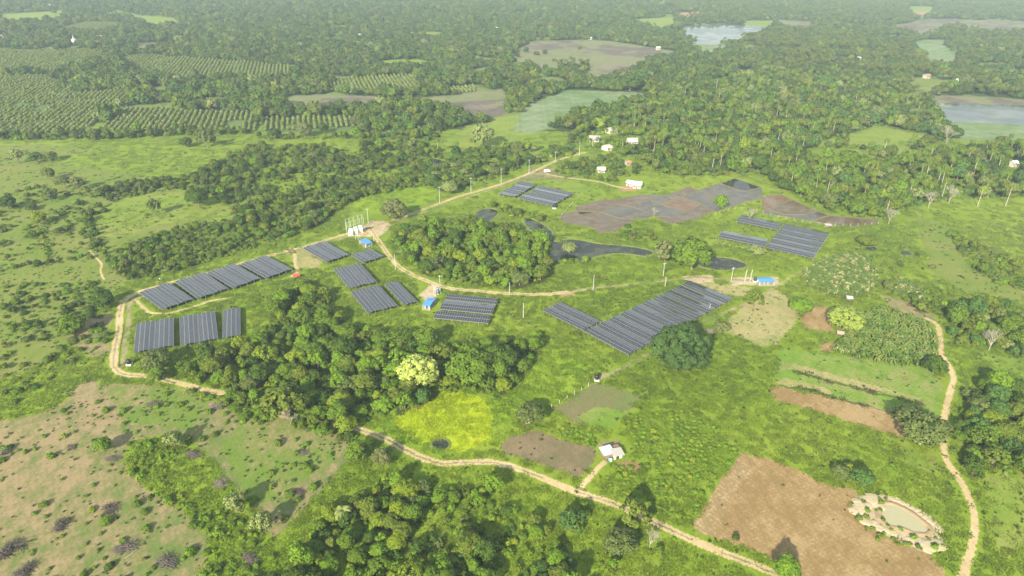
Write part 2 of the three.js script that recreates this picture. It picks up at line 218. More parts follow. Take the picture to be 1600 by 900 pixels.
// palettes: linear base colours, mixed by noise
const PAL = {
  [FOREST]: [[.030, .050, .014], [.045, .070, .020], [.060, .085, .025]], [LUSH]: [[.130, .198, .014], [.160, .224, .017], [.195, .250, .026]], [BRIGHT]: [[.250, .318, .008], [.300, .365, .010], [.340, .390, .018]],
  [PASTURE]: [[.108, .168, .022], [.142, .186, .030], [.182, .190, .052]], [TAN]: [[.116, .160, .038], [.190, .172, .072], [.272, .206, .110]], [PLOUGHED]: [[.222, .148, .062], [.262, .176, .078], [.318, .225, .110]], [CROP]: [[.120, .212, .022], [.150, .232, .032], [.235, .230, .085]],
  [MUD]: [[.090, .075, .058], [.130, .105, .085], [.170, .140, .115]], [PADDY]: [[.130, .160, .060], [.170, .180, .085], [.200, .165, .110]], [MARSH]: [[.090, .165, .055], [.160, .205, .090], [.210, .260, .165]], [SAND]: [[.320, .255, .150], [.400, .320, .210], [.460, .380, .270]],
  [STRAW]: [[.170, .205, .055], [.285, .255, .105], [.350, .285, .140]], [ROAD]: [[.380, .290, .150], [.460, .345, .185], [.510, .395, .230]], [ROWS]: [[.080, .128, .030], [.102, .150, .038], [.125, .165, .050]], [GARDEN]: [[.125, .170, .048], [.150, .145, .062], [.180, .142, .078]],
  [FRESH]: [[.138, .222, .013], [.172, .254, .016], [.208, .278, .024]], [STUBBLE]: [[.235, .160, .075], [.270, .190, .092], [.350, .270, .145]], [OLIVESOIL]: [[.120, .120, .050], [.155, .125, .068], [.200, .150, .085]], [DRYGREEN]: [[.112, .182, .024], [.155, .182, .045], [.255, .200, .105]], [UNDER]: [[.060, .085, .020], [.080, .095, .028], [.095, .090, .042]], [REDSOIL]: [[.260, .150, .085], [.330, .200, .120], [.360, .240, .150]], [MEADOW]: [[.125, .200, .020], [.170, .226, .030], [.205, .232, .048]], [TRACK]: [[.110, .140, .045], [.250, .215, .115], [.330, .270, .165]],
};
const rowTurn = Math.PI * 0.30;
function groundColor(id, x, z, out) {
  if (id === MUD && z < -608 && noise(x, z, 26, tileB) > 0.56) id = PADDY;
  const p = PAL[id] ?? PAL[LUSH], m = noise(x, z, 22, tileA), d = noise(x + 31, z, 2.6, tileB), f = noise(x, z + 57, 0.7, tileC), w = noise(x, z, 70, tileC);
  let t = clamp(0.5 + (m - 0.5) * 1.1 + (d - 0.5) * 1.0 + (f - 0.5) * 0.5 + (w - 0.5) * 0.5);
  if (id === LUSH || id === BRIGHT || id === FRESH) t = clamp(0.5 + (m - 0.5) * 0.8 + (d - 0.5) * 0.8 + (f - 0.5) * 0.6 + (w - 0.5) * 0.7);
  if (id === TAN) t = clamp(0.51 + (m - 0.5) * 1.1 + (d - 0.5) * 1.1 + (noise(x, z, 6, tileC) - 0.5) * 0.9 + (f - 0.5) * 0.7 + (w - 0.5) * 0.8);
  if (id === DRYGREEN) t = clamp(0.38 + (m - 0.5) * 1.5 + (d - 0.5) * 0.9 + (f - 0.5) * 0.6);
  if (id === MUD || id === PADDY) { const px = (x * 0.94 + z * 0.34 + (m - 0.5) * 16) / 34, pz = (-x * 0.34 + z * 0.94 + (w - 0.5) * 16) / 24, ix = Math.floor(px), iz = Math.floor(pz), hsh = Math.abs(Math.sin(ix * 12.9898 + iz * 78.233) * 43758.5453) % 1; t = clamp(t * 0.5 + hsh * 0.6); if (px - ix < 0.05 || pz - iz < 0.07) t = 0.02; }
  if (id === CROP || id === GARDEN) { const s = Math.sin((x * Math.cos(rowTurn) + z * Math.sin(rowTurn)) * 4.5); t = clamp(t + s * 0.12 - 0.05); }
  if (id === PLOUGHED) { const s = Math.sin((x * 0.35 + z * 0.94) * 5.2 + d * 3); t = clamp((t - 0.5) * 1.25 + 0.42 + (noise(x, z, 8, tileC) - 0.5) * 0.5 + s * 0.10 + (f > 0.74 ? 0.4 : 0)); }
  if (id === STUBBLE) t = clamp(0.25 + (d - 0.5) * 1.0 + (f > 0.62 ? 0.45 : 0));
  const k = t * 2, a = p[Math.min(1, Math.floor(k))], b = p[Math.min(2, Math.floor(k) + 1)], q = k - Math.min(1, Math.floor(k)), l = 0.88 + 0.24 * f;
  for (let c = 0; c < 3; c++) out[c] = lerp(a[c], b[c], q) * l;
  if (id === FOREST && z < -608) { const open = smooth(0.46, 0.36, noise(x, z, 45, tileC)); out[0] = lerp(out[0], .115 + .04 * d, open); out[1] = lerp(out[1], .165 + .03 * d, open); out[2] = lerp(out[2], .045, open); }
  return out;
}
const srgb8 = (v) => { v = clamp(v); return 255 * (v <= 0.0031308 ? v * 12.92 : 1.055 * Math.pow(v, 1 / 2.4) - 0.055); };
const lut = new Uint8Array(4097).map((_, i) => Math.round(srgb8(i / 4096)));
function planTexture(x0, z0, cell, n, wander) {
  const data = new Uint8Array(n * n * 4), c = [0, 0, 0];
  for (let j = 0; j < n; j++) for (let i = 0; i < n; i++) {
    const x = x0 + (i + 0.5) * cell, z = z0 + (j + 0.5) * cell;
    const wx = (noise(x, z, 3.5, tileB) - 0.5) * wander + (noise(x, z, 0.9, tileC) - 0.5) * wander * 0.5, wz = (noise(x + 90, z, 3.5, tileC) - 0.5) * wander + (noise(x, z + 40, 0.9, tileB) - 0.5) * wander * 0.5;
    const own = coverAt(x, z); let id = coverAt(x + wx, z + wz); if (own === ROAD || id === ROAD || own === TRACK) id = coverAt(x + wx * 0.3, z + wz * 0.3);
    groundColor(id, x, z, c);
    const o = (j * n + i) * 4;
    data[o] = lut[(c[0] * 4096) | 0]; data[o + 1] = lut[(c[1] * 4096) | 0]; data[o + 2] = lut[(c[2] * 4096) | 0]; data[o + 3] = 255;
  }
  const t = new THREE.DataTexture(data, n, n);
  t.colorSpace = THREE.SRGBColorSpace; t.magFilter = THREE.LinearFilter; t.minFilter = THREE.LinearMipmapLinearFilter; t.wrapS = t.wrapT = THREE.MirroredRepeatWrapping; t.needsUpdate = true;
  return t;
}
const TILES = [{ x0: -508, z0: -608, s: 512 }, { x0: -4, z0: -608, s: 512 }, { x0: -2048, z0: -3584, s: 4096 }];
const landMats = TILES.map((t, i) => new THREE.MeshPhysicalMaterial({ map: planTexture(t.x0, t.z0, t.s / 2048, 2048, i < 2 ? 2.4 : 9), roughness: 0.97, specularIntensity: 0.3 }));
const tileFor = (x, z) => (z < -608 || z > -96 || Math.abs(x) > 507 ? 2 : x < 0 ? 0 : 1);
const uvOf = (k, x, z) => [(x - TILES[k].x0) / TILES[k].s, (z - TILES[k].z0) / TILES[k].s];
// a sheet of triangles on the land: lists of corners [x, y, z] per tile
function landSheet(tris) {
  const buckets = [[], [], []];
  for (const t of tris) { const cx = (t[0][0] + t[1][0] + t[2][0]) / 3, cz = (t[0][2] + t[1][2] + t[2][2]) / 3; buckets[tileFor(cx, cz)].push(t); }
  const pos = [], uv = [], g = new THREE.BufferGeometry();
  buckets.forEach((b, k) => { g.addGroup(pos.length / 3, b.length * 3, k); for (const t of b) for (const p of t) { pos.push(...p); uv.push(...uvOf(k, p[0], p[2])); } });
  g.setAttribute('position', new THREE.Float32BufferAttribute(pos, 3)); g.setAttribute('uv', new THREE.Float32BufferAttribute(uv, 2)); g.computeVertexNormals();
  return g;
}
const up = (a, b, c) => ((b[0] - a[0]) * (c[2] - a[2]) - (b[2] - a[2]) * (c[0] - a[0]) > 0 ? [a, c, b] : [a, b, c]);
function clipX(poly, side) { const o = []; for (let i = 0; i < poly.length; i++) { const a = poly[i], b = poly[(i + 1) % poly.length], ia = a[0] * side >= 0, ib = b[0] * side >= 0; if (ia) o.push(a); if (ia !== ib) { const t = a[0] / (a[0] - b[0]); o.push([0, a[1] + (b[1] - a[1]) * t]); } } return o; }
function polyTris(poly, y) {
  const out = [];
  for (const side of [-1, 1]) { const p = clipX(poly, side); if (p.length < 3) continue; for (const f of THREE.ShapeUtils.triangulateShape(p.map((q) => new THREE.Vector2(q[0], q[1])), [])) { const [a, b, c] = f.map((i) => [p[i][0], y, p[i][1]]); out.push(up(a, b, c)); } }
  return out;
}
{
  const quad = (x0, z0, x1, z1) => { const a = [x0, 0, z0], b = [x1, 0, z0], c = [x1, 0, z1], d = [x0, 0, z1]; return [up(a, b, c), up(a, c, d)]; };
  const E = 9000;
  const ground = new THREE.Mesh(landSheet([...quad(-504, -608, 0, -96), ...quad(0, -608, 504, -96), ...quad(-E, -E, E, -608), ...quad(-E, -96, E, 2500), ...quad(-E, -608, -504, -96), ...quad(504, -608, E, -96)]), landMats);
  ground.name = 'ground'; ground.receiveShadow = true;
  scene.add(tag(ground, 'wide green lowland of grass, scrub and fields reaching the far haze', 'ground', null, 'structure'));
}
for (const r of roads) {
  const tris = [], n = r.line.length, w = r[2] / 2 + 0.9, e = [];
  for (let i = 0; i < n; i++) { const a = r.line[Math.max(0, i - 1)], b = r.line[Math.min(n - 1, i + 1)], l = Math.hypot(b[0] - a[0], b[1] - a[1]) || 1, nx = -(b[1] - a[1]) / l * w, nz = (b[0] - a[0]) / l * w, p = r.line[i]; e.push([[p[0] + nx, 0.03, p[1] + nz], [p[0] - nx, 0.03, p[1] - nz]]); }
  for (let i = 0; i + 1 < n; i++) tris.push(up(e[i][0], e[i][1], e[i + 1][1]), up(e[i][0], e[i + 1][1], e[i + 1][0]));
  const m = new THREE.Mesh(landSheet(tris), landMats); m.name = numbered(r[0]); m.receiveShadow = true;
  r.y = 0.03; scene.add(tag(m, r[1], r[0] === 'dirt_road' ? 'road' : 'path', null, 'structure'));
}
const fields = [
  ['ploughed_field', 'large bare reddish ploughed field at the lower right', PLOUGHED, [1157, 706, 1080, 818, 1095, 833, 1150, 850, 1190, 862, 1215, 880, 1250, 902, 1300, 960, 1480, 960, 1476, 888, 1450, 865, 1390, 840, 1345, 815, 1333, 795, 1345, 772, 1325, 760, 1290, 757, 1250, 735, 1200, 718]],
  ['ploughed_field', 'long narrow bare field below the green striped field', PLOUGHED, [1205, 612, 1215, 603, 1245, 610, 1290, 620, 1395, 645, 1412, 655, 1422, 684, 1400, 682, 1300, 650, 1210, 625]],
  ['crop_field', 'green and straw striped field below the banana plantation', CROP, [1218, 543, 1320, 556, 1445, 572, 1475, 600, 1466, 648, 1400, 648, 1300, 618, 1212, 600]],
  ['ploughed_field', 'dull brown ploughed plot left of the tin-roofed hut', PLOUGHED, [783, 695, 800, 681, 838, 672, 930, 703, 925, 725, 905, 747, 850, 728, 790, 710]],
  ['garden_plot', 'fenced garden plot of seedlings below the black water tank', GARDEN, [862, 640, 930, 598, 1003, 617, 975, 655, 955, 670, 935, 668, 895, 660]],
  ['ploughed_field', 'small bare brown plot right of the hut path', PLOUGHED, [965, 727, 985, 719, 1003, 725, 1000, 742, 977, 738]],
  ['ploughed_field', 'small brown plot left of the yellow-green round tree', PLOUGHED, [1253, 495, 1275, 477, 1300, 482, 1303, 520, 1255, 513]],
  ['stubble_field', 'dry straw-coloured clearing right of the largest solar array', STRAW, [1138, 502, 1175, 463, 1215, 453, 1240, 470, 1250, 495, 1215, 540, 1190, 541, 1128, 517]],
];
for (const f of fields) { const m = new THREE.Mesh(landSheet(polyTris(pts(f[3]), 0.015)), landMats); m.name = numbered(f[0]); m.receiveShadow = true; scene.add(tag(m, f[1], 'field', null, 'structure')); }

// water and its banks
const waterMats = { dark: new THREE.MeshPhysicalMaterial({ color: new THREE.Color().setRGB(.020, .024, .016), roughness: 0.03, ior: 1.33 }), lake: new THREE.MeshPhysicalMaterial({ color: new THREE.Color().setRGB(.055, .070, .060), roughness: 0.12, ior: 1.33 }), milky: new THREE.MeshPhysicalMaterial({ color: new THREE.Color().setRGB(.36, .33, .20), roughness: 0.15, ior: 1.33 }) };
function sheet(poly, y, material) { const tris = THREE.ShapeUtils.triangulateShape(poly.map((p) => new THREE.Vector2(p[0], p[1])), []).flatMap((f) => up(...f.map((i) => [poly[i][0], y, poly[i][1]]))); const g = new THREE.BufferGeometry(); g.setAttribute('position', new THREE.Float32BufferAttribute(tris.flat(), 3)); g.setAttribute('uv', new THREE.Float32BufferAttribute(tris.flatMap((p) => [p[0] / 10, p[2] / 10]), 2)); g.computeVertexNormals(); return new THREE.Mesh(g, material); }
function ringAround(poly, prof, rng, wobble = 0) {           // prof: [distance outwards, height] steps
  const n = poly.length; let area = 0; for (let i = 0; i < n; i++) { const a = poly[i], b = poly[(i + 1) % n]; area += a[0] * b[1] - b[0] * a[1]; }
  const s = area > 0 ? 1 : -1, rows = [];
  for (let i = 0; i < n; i++) { const a = poly[(i + n - 1) % n], b = poly[(i + 1) % n], l = Math.hypot(b[0] - a[0], b[1] - a[1]) || 1, nx = (b[1] - a[1]) / l * s, nz = -(b[0] - a[0]) / l * s, k = 1 + (rng() - 0.5) * wobble; rows.push(prof.map(([d, h], q) => [poly[i][0] + nx * d, q === 0 || q === prof.length - 1 ? h : h * k, poly[i][1] + nz * d])); }
  const tris = [];
  for (let i = 0; i < n; i++) for (let q = 0; q + 1 < prof.length; q++) { const a = rows[i], b = rows[(i + 1) % n]; tris.push([a[q], b[q], b[q + 1]], [a[q], b[q + 1], a[q + 1]]); }
  return tris;
}
function closedCurve(poly, step) { const c = new THREE.CatmullRomCurve3(poly.map((p) => V(p[0], 0, p[1])), true, 'centripetal'); return c.getSpacedPoints(Math.max(12, Math.round(c.getLength() / step))).slice(0, -1).map((p) => [p.x, p.z]); }
const rPond = rngOf(71), bankMat = mat(.120, .150, .030, 0.95), clayBank = mat(.30, .215, .12, 0.95);
for (const p of ponds) {
  const far = p[0] === 'lake', poly = closedCurve(p.poly, far ? 14 : 1.6), g = thing(p[0], V(0, 0, 0), 0, p[1], p[0]);
  g.userData.kind = 'structure';
  const w = sheet(poly, far ? 0.06 : 0.05, waterMats[p[2]]); w.name = 'water_surface'; w.receiveShadow = true; g.add(w);
  if (!far) { const b = new THREE.Mesh(landSheet(ringAround(poly, /small/.test(p[1]) ? [[-0.25, 0.02], [0.05, 0.15], [0.35, 0.16], [0.9, 0.01]] : [[-0.25, 0.02], [0.2, 0.35], [0.8, 0.42], [1.9, 0.01]], rPond, 0.9).map((t) => up(...t))), p[2] === 'milky' ? clayBank : bankMat); b.name = 'bank'; b.castShadow = b.receiveShadow = true; g.add(b); }
}
// paddies
const mudTex = (base, alt, seed) => { const n = 256, d = new Uint8Array(n * n * 4); for (let i = 0; i < n * n; i++) { const x = (i % n) * 2, y = Math.floor(i / n) * 2, t = smooth(0.3, 0.7, tileA[((y + seed * 31) & 511) * NT + ((x + seed * 57) & 511)]), f = 0.9 + 0.2 * tileC[y * NT + x]; for (let c = 0; c < 3; c++) d[i * 4 + c] = lut[clamp(lerp(base[c], alt[c], t) * f) * 4096 | 0]; d[i * 4 + 3] = 255; } const t = new THREE.DataTexture(d, n, n); t.colorSpace = THREE.SRGBColorSpace; t.magFilter = THREE.LinearFilter; t.wrapS = t.wrapT = THREE.RepeatWrapping; t.repeat.set(0.25, 0.25); t.needsUpdate = true; return t; };
const wetMap = (() => { const n = 256, d = new Uint8Array(n * n * 4); for (let i = 0; i < n * n; i++) { const x = (i % n) * 2, y = Math.floor(i / n) * 2, t = smooth(0.42, 0.62, tileB[y * NT + ((x + 91) & 511)] * 0.7 + tileC[y * NT + x] * 0.3); d[i * 4] = d[i * 4 + 1] = d[i * 4 + 2] = 40 + 215 * t; d[i * 4 + 3] = 255; } const t = new THREE.DataTexture(d, n, n); t.magFilter = THREE.LinearFilter; t.wrapS = t.wrapT = THREE.RepeatWrapping; t.repeat.set(0.22, 0.22); t.needsUpdate = true; return t; })();
const mudMat = (base, alt, seed, rough) => new THREE.MeshPhysicalMaterial({ map: mudTex(base, alt, seed), roughness: rough, roughnessMap: wetMap, ior: 1.33 });
const lakeWet = wetMap.clone(); lakeWet.repeat.set(0.05, 0.05); const lakeTex = mudTex([.060, .078, .070], [.15, .17, .115], 5); lakeTex.repeat.set(0.045, 0.045);
Object.assign(waterMats.lake, { map: lakeTex, roughnessMap: lakeWet, roughness: 0.22 }); waterMats.lake.color.set(0xffffff); waterMats.dark.map = mudTex([.016, .020, .015], [.055, .062, .030], 8); waterMats.dark.color.set(0xffffff);
const plotMats = { brown: mudMat([.120, .085, .052], [.150, .112, .075], 1, 0.5), grey: mudMat([.118, .102, .078], [.080, .074, .060], 2, 0.24), red: mudMat([.185, .112, .062], [.150, .100, .062], 3, 0.5), water: mudMat([.028, .032, .026], [.04, .042, .036], 4, 0.06) };
{
  const bundMat = mat(.130, .112, .062, 0.95), words = { brown: 'muddy brown', grey: 'grey flooded', red: 'reddish muddy', water: 'dark water-filled' };
  const g = thing('paddy_field', V(0, 0, 0), 0, 'group of brown and grey flooded paddy plots beyond the pond', 'paddy field');
  g.userData.kind = 'structure';
  for (const p of plots) {
    const cx = p.poly.reduce((s, q) => s + q[0], 0) / p.poly.length, cz = p.poly.reduce((s, q) => s + q[1], 0) / p.poly.length;
    const small = p.poly.map(([x, z]) => { const d = Math.hypot(x - cx, z - cz); return [cx + (x - cx) * (d - 0.5) / d, cz + (z - cz) * (d - 0.5) / d]; });
    const m = sheet(small, 0.05, plotMats[p[0]]); m.name = 'paddy_plot'; m.userData = { label: words[p[0]] + ' paddy plot' }; m.receiveShadow = true; g.add(m);
    const dense = []; small.forEach((a, i) => { const b = small[(i + 1) % small.length], k = Math.max(1, Math.round(Math.hypot(b[0] - a[0], b[1] - a[1]) / 3)); for (let q = 0; q < k; q++) dense.push([lerp(a[0], b[0], q / k), lerp(a[1], b[1], q / k)]); });
    const r = new THREE.BufferGeometry(); r.setAttribute('position', new THREE.Float32BufferAttribute(ringAround(dense, [[-0.25, 0.04], [-0.05, 0.22], [0.25, 0.22], [0.45, 0.0]], rPond, 0.5).flatMap((t) => up(...t)).flat(), 3)); r.computeVertexNormals();
    part('bund', r, bundMat, m);
  }
}
// pale spoil heaped round the dug pond
{
  const spoil = mat(.40, .325, .205, 0.95), g = thing('spoil_bank', V(0, 0, 0), 0, 'pale excavated soil heaped round the milky dug pond', 'spoil bank');
  g.userData.kind = 'structure';
  const runs = [[1342, 797, 1350, 785, 1362, 780, 1372, 790], [1350, 812, 1375, 824, 1400, 834, 1430, 845], [1432, 846, 1448, 856, 1466, 848], [1395, 780, 1420, 790, 1445, 808], [1445, 808, 1462, 820, 1468, 828]], rad = [3.4, 2.3, 3.6, 1.2, 1.4];
  const r = rngOf(5);
  runs.forEach((f, k) => {
    const line = curve(pts(f), 1.4), list = [];
    for (const [x, z] of line) for (let q = 0; q < 4; q++) { if (noise(x, z, 4, tileB) < 0.27) continue; const s = rad[k] * (0.3 + 0.4 * r()), a = r() * 6.28, d = rad[k] * 0.5 * r(), m = new THREE.IcosahedronGeometry(1, 2), ps = m.attributes.position; for (let i = 0; i < ps.count; i++) { const n = 1 + (noise(ps.getX(i) * 3 + x, ps.getZ(i) * 3 + z + ps.getY(i) * 2, 0.8) - 0.5) * 0.45; ps.setXYZ(i, ps.getX(i) * n * s, ps.getY(i) * n * s * 0.26, ps.getZ(i) * n * s); } m.translate(x + Math.cos(a) * d, 0, z + Math.sin(a) * d); m.computeVertexNormals(); list.push(m); }
    part('soil_heap', merged(list), spoil, g);
  });
}

// ---------------------------------------------------------------- vegetation shapes
const randDir = (r) => { const z = r() * 2 - 1, a = r() * Math.PI * 2, s = Math.sqrt(1 - z * z); return V(s * Math.cos(a), z, s * Math.sin(a)); };
class Leaves {                                               // collects leaf clumps as small bent quads
  constructor() { this.p = []; this.n = []; this.c = []; }
  tri(a, b, c, na, nb, nc, col) {
    const g = b.clone().sub(a).cross(c.clone().sub(a)); if (g.x * (na.x + nb.x + nc.x) + g.y * (na.y + nb.y + nc.y) + g.z * (na.z + nb.z + nc.z) < 0) { [b, c] = [c, b]; [nb, nc] = [nc, nb]; }
    this.p.push(a.x, a.y, a.z, b.x, b.y, b.z, c.x, c.y, c.z); for (const n of [na, nb, nc]) this.n.push(n.x, n.y, n.z); for (let i = 0; i < 3; i++) this.c.push(...col); }
  card(pos, dir, shadeN, s, r, col) {
    const t = V(r() - 0.5, r() - 0.5, r() - 0.5).cross(dir).normalize(), b = dir.clone().cross(t), w = s * (0.75 + 0.5 * r()), h = s * (0.75 + 0.5 * r()), bend = s * 0.25;
    const a = pos.clone().addScaledVector(t, -w).addScaledVector(dir, -bend), c = pos.clone().addScaledVector(t, w).addScaledVector(dir, -bend), d = pos.clone().addScaledVector(b, h), e = pos.clone().addScaledVector(b, -h);
    this.tri(a, e, d, shadeN, shadeN, shadeN, col); this.tri(e, c, d, shadeN, shadeN, shadeN, col);
  }
  blob(c, rad, r, col, detail = 1) {
    const g = new THREE.IcosahedronGeometry(1, detail), q = g.attributes.position, o = r() * 9, seen = new Map(), v = V(0, 0, 0);
    const place = (i) => { v.fromBufferAttribute(q, i); const k = v.x.toFixed(3) + v.y.toFixed(3) + v.z.toFixed(3); if (!seen.has(k)) seen.set(k, 0.8 + 0.4 * r()); return c.clone().addScaledVector(v, rad * seen.get(k)); };
    for (let i = 0; i < q.count; i += 3) { const P = [place(i), place(i + 1), place(i + 2)], N = [0, 1, 2].map((k) => V(0, 0, 0).fromBufferAttribute(q, i + k)); this.tri(...P, ...N, col); }
  }
  build() { const g = new THREE.BufferGeometry(); g.setAttribute('position', new THREE.Float32BufferAttribute(this.p, 3)); g.setAttribute('normal', new THREE.Float32BufferAttribute(this.n, 3)); g.setAttribute('color', new THREE.Float32BufferAttribute(this.c, 3)); return g; }
}
// a crown of unit radius whose middle is at height mid; total height about mid + tall
function crownGeo(seed, o) {
  const r = rngOf(seed), L = new Leaves(), { lobes, lobeR, leaf, perLobe, mid, tall, low = -0.55, core = 0.82, spread = 0.68, sparse = 1 } = o, list = [];
  for (let i = 0; i < lobes; i++) {
    const y = lerp(1, low, (i + 0.5) / lobes), a = i * 2.39996 + r() * 0.9, s = Math.sqrt(Math.max(0, 1 - y * y)), k = spread * (0.78 + 0.4 * r());
    list.push({ c: V(Math.cos(a) * s * k, mid + y * tall * k, Math.sin(a) * s * k), R: lobeR * (0.6 + 0.75 * r()), t: 0.88 + 0.24 * r() });
  }
  if (core) L.blob(V(0, mid - 0.05, 0), 0.55 * core, r, [0.8, 0.8, 0.8], 1);
  for (const l of list) {
    if (core) L.blob(l.c, l.R * core, r, [l.t * .9, l.t * .9, l.t * .85], 1);
    const n = Math.round(perLobe * (l.R / lobeR) ** 2 * sparse), out = l.c.clone().sub(V(0, mid - 0.2, 0)).normalize();
    for (let i = 0; i < n; i++) {
      const d = randDir(r); if (d.dot(out) < -0.3 || d.y < -0.75) continue;
      const pos = l.c.clone().addScaledVector(d, l.R * (0.66 + 0.62 * Math.sqrt(r()) * (0.6 + 0.4 * r()))), face = d.clone().multiplyScalar(0.7).add(randDir(r).multiplyScalar(0.9)).add(V(0, 0.25, 0)).normalize();
      const sn = face.clone().multiplyScalar(0.55).addScaledVector(d, 0.4).addScaledVector(out, 0.4).normalize(), v = l.t * (0.70 + 0.6 * r()), y = (r() - 0.5) * 0.2;
      L.card(pos, face, sn, leaf * (0.6 + 0.8 * r()), r, [v * (1 + y), v, v * (1 - y)]);
    }
  }
  return L.build();
}
function trunkGeo(seed, h, r0, limbs, reach) {
  const r = rngOf(seed), g = [];
  let p = V(0, -0.05, 0), rad = r0;
  for (let i = 0; i < 3; i++) { const q = V(p.x + (r() - 0.5) * 0.1, h * (i + 1) / 3, p.z + (r() - 0.5) * 0.1); g.push(rod(p, q, rad, rad * 0.82, 6)); p = q; rad *= 0.82; }
  for (let i = 0; i < limbs; i++) { const a = i * 2.4 + r(), e = V(p.x + Math.cos(a) * reach * (0.6 + 0.5 * r()), p.y + reach * (0.5 + 0.7 * r()), p.z + Math.sin(a) * reach * (0.6 + 0.5 * r())); g.push(rod(V(p.x, p.y - 0.1 * r(), p.z), e, rad * 0.6, rad * 0.2, 5)); }
  return merged(g);
}
function bareGeo(seed, h, fan) {                              // a leafless tree of total height h
  const r = rngOf(seed), g = [];
  const grow = (p, d, len, rad, lvl) => { const q = p.clone().addScaledVector(d, len); g.push(rod(p, q, rad, rad * 0.68, lvl > 2 ? 4 : 6)); if (lvl > 4) return; const n = lvl === 0 ? 5 : 3; for (let i = 0; i < n; i++) grow(q, d.clone().multiplyScalar(1.1).add(randDir(r).multiplyScalar(fan)).add(V(0, 0.18, 0)).normalize(), len * (0.62 + 0.25 * r()), rad * 0.6, lvl + 1); };
  grow(V(0, -0.1, 0), V(0, 1, 0), h * 0.3, h * 0.018, 0);
  return merged(g);
}
function frondCrown(seed, n, len, mid, wide, droop) {          // palm and banana leaves: folded arching blades
  const r = rngOf(seed), L = new Leaves();
  for (let i = 0; i < n; i++) {
    const a = i * 2.39996 + r() * 0.5, rise = lerp(1.15, -0.15, i / n) + (r() - 0.5) * 0.25, l = len * (0.8 + 0.35 * r()), v = 0.75 + 0.5 * r(), col = [v * (0.95 + 0.2 * r()), v, v * 0.9], seg = 5;
    const side = V(-Math.sin(a), 0, Math.cos(a)), pt = (t) => { const ang = rise - droop * t * t * 1.3, h = l * t; return V(Math.cos(a) * h * Math.cos(ang * 0.8), mid + h * Math.sin(ang), Math.sin(a) * h * Math.cos(ang * 0.8)); };
    for (let k = 0; k < seg; k++) {
      const t0 = k / seg, t1 = (k + 1) / seg, p0 = pt(t0), p1 = pt(t1), w0 = wide * Math.sin(Math.PI * Math.pow(0.12 + t0 * 0.86, 0.75)), w1 = wide * Math.sin(Math.PI * Math.pow(0.12 + t1 * 0.86, 0.75)), d = p1.clone().sub(p0).normalize(), nn = side.clone().cross(d).normalize(); if (nn.y < 0) nn.negate();
      for (const s of [-1, 1]) { const o0 = p0.clone().addScaledVector(side, s * w0).addScaledVector(V(0, -1, 0), w0 * 0.45), o1 = p1.clone().addScaledVector(side, s * w1).addScaledVector(V(0, -1, 0), w1 * 0.45), m = nn.clone().addScaledVector(side, s * 0.45).normalize(); L.tri(p0, o0, p1, m, m, m, col); L.tri(o0, o1, p1, m, m, m, col); }
    }
  }
  return L.build();
}
function tuftGeo(seed, o) {                                    // a patch of tall grass or low crop
  const r = rngOf(seed), L = new Leaves();
  for (let i = 0; i < o.n; i++) {
    const q = Math.sqrt(-Math.log(1 - 0.94 * r())) * 0.36 * o.size, qa = r() * 6.283, x = Math.cos(qa) * q, z = Math.sin(qa) * q, k = 0.55 + 0.8 * noise(x + seed * 13, z + seed * 7, 0.7), v = (0.78 + 0.44 * r());
    for (let b = 0; b < o.blades; b++) {
      const a = r() * 6.283, h = o.h * k * (0.6 + 0.7 * r()), w = o.w * (0.7 + 0.6 * r()), lean = o.lean * (r() + 0.3), la = r() * 6.283, sx = Math.cos(a) * w, sz = Math.sin(a) * w, tip = V(x + Math.cos(la) * lean, h, z + Math.sin(la) * lean);
      const n = V(Math.cos(la) * 0.25 + (r() - 0.5) * 0.3, 1, Math.sin(la) * 0.25 + (r() - 0.5) * 0.3).normalize(), y = (r() - 0.5) * 0.2;
      L.tri(V(x - sx, 0, z - sz), V(x + sx, 0, z + sz), tip, n, n, n, [v * (1 + y), v, v * (1 - y * 0.5)]);
      if (o.broad) L.tri(V(x - sx, h * 0.7, z - sz), tip, V(x + sx, h * 0.75, z + sz), n, n, n, [v * (1 + y), v, v * (1 - y * 0.5)]);
    }
  }
  return L.build();
}
const leafMat = (c, extra = {}) => new THREE.MeshPhysicalMaterial({ color: new THREE.Color().setRGB(...c), vertexColors: true, roughness: 0.85, specularIntensity: 0.35, transmission: 0.12, ...extra });
const TINTS = { mid: [.094, .156, .012], dark: [.056, .102, .011], yellow: [.160, .216, .014], olive: [.110, .148, .016], blue: [.066, .132, .026], grey: [.136, .156, .050], lime: [.350, .415, .095], bright: [.118, .204, .012], brown: [.130, .110, .060], pale: [.185, .226, .068] };
const tintWords = { mid: 'mid-green', dark: 'dark green', yellow: 'yellowish green', olive: 'olive green', blue: 'blue-green', grey: 'grey-green', lime: 'lime green', bright: 'bright green', brown: 'brownish', pale: 'pale green' };
const TM = {}; for (const k in TINTS) TM[k] = leafMat(TINTS[k]);
const grassMat = new THREE.MeshPhysicalMaterial({ color: 0xffffff, vertexColors: true, roughness: 0.95, specularIntensity: 0.15, transmission: 0.5 }), barkMat = mat(.16, .13, .10), paleBark = mat(.36, .32, .26), whiteMat = leafMat([1, 1, 1]);

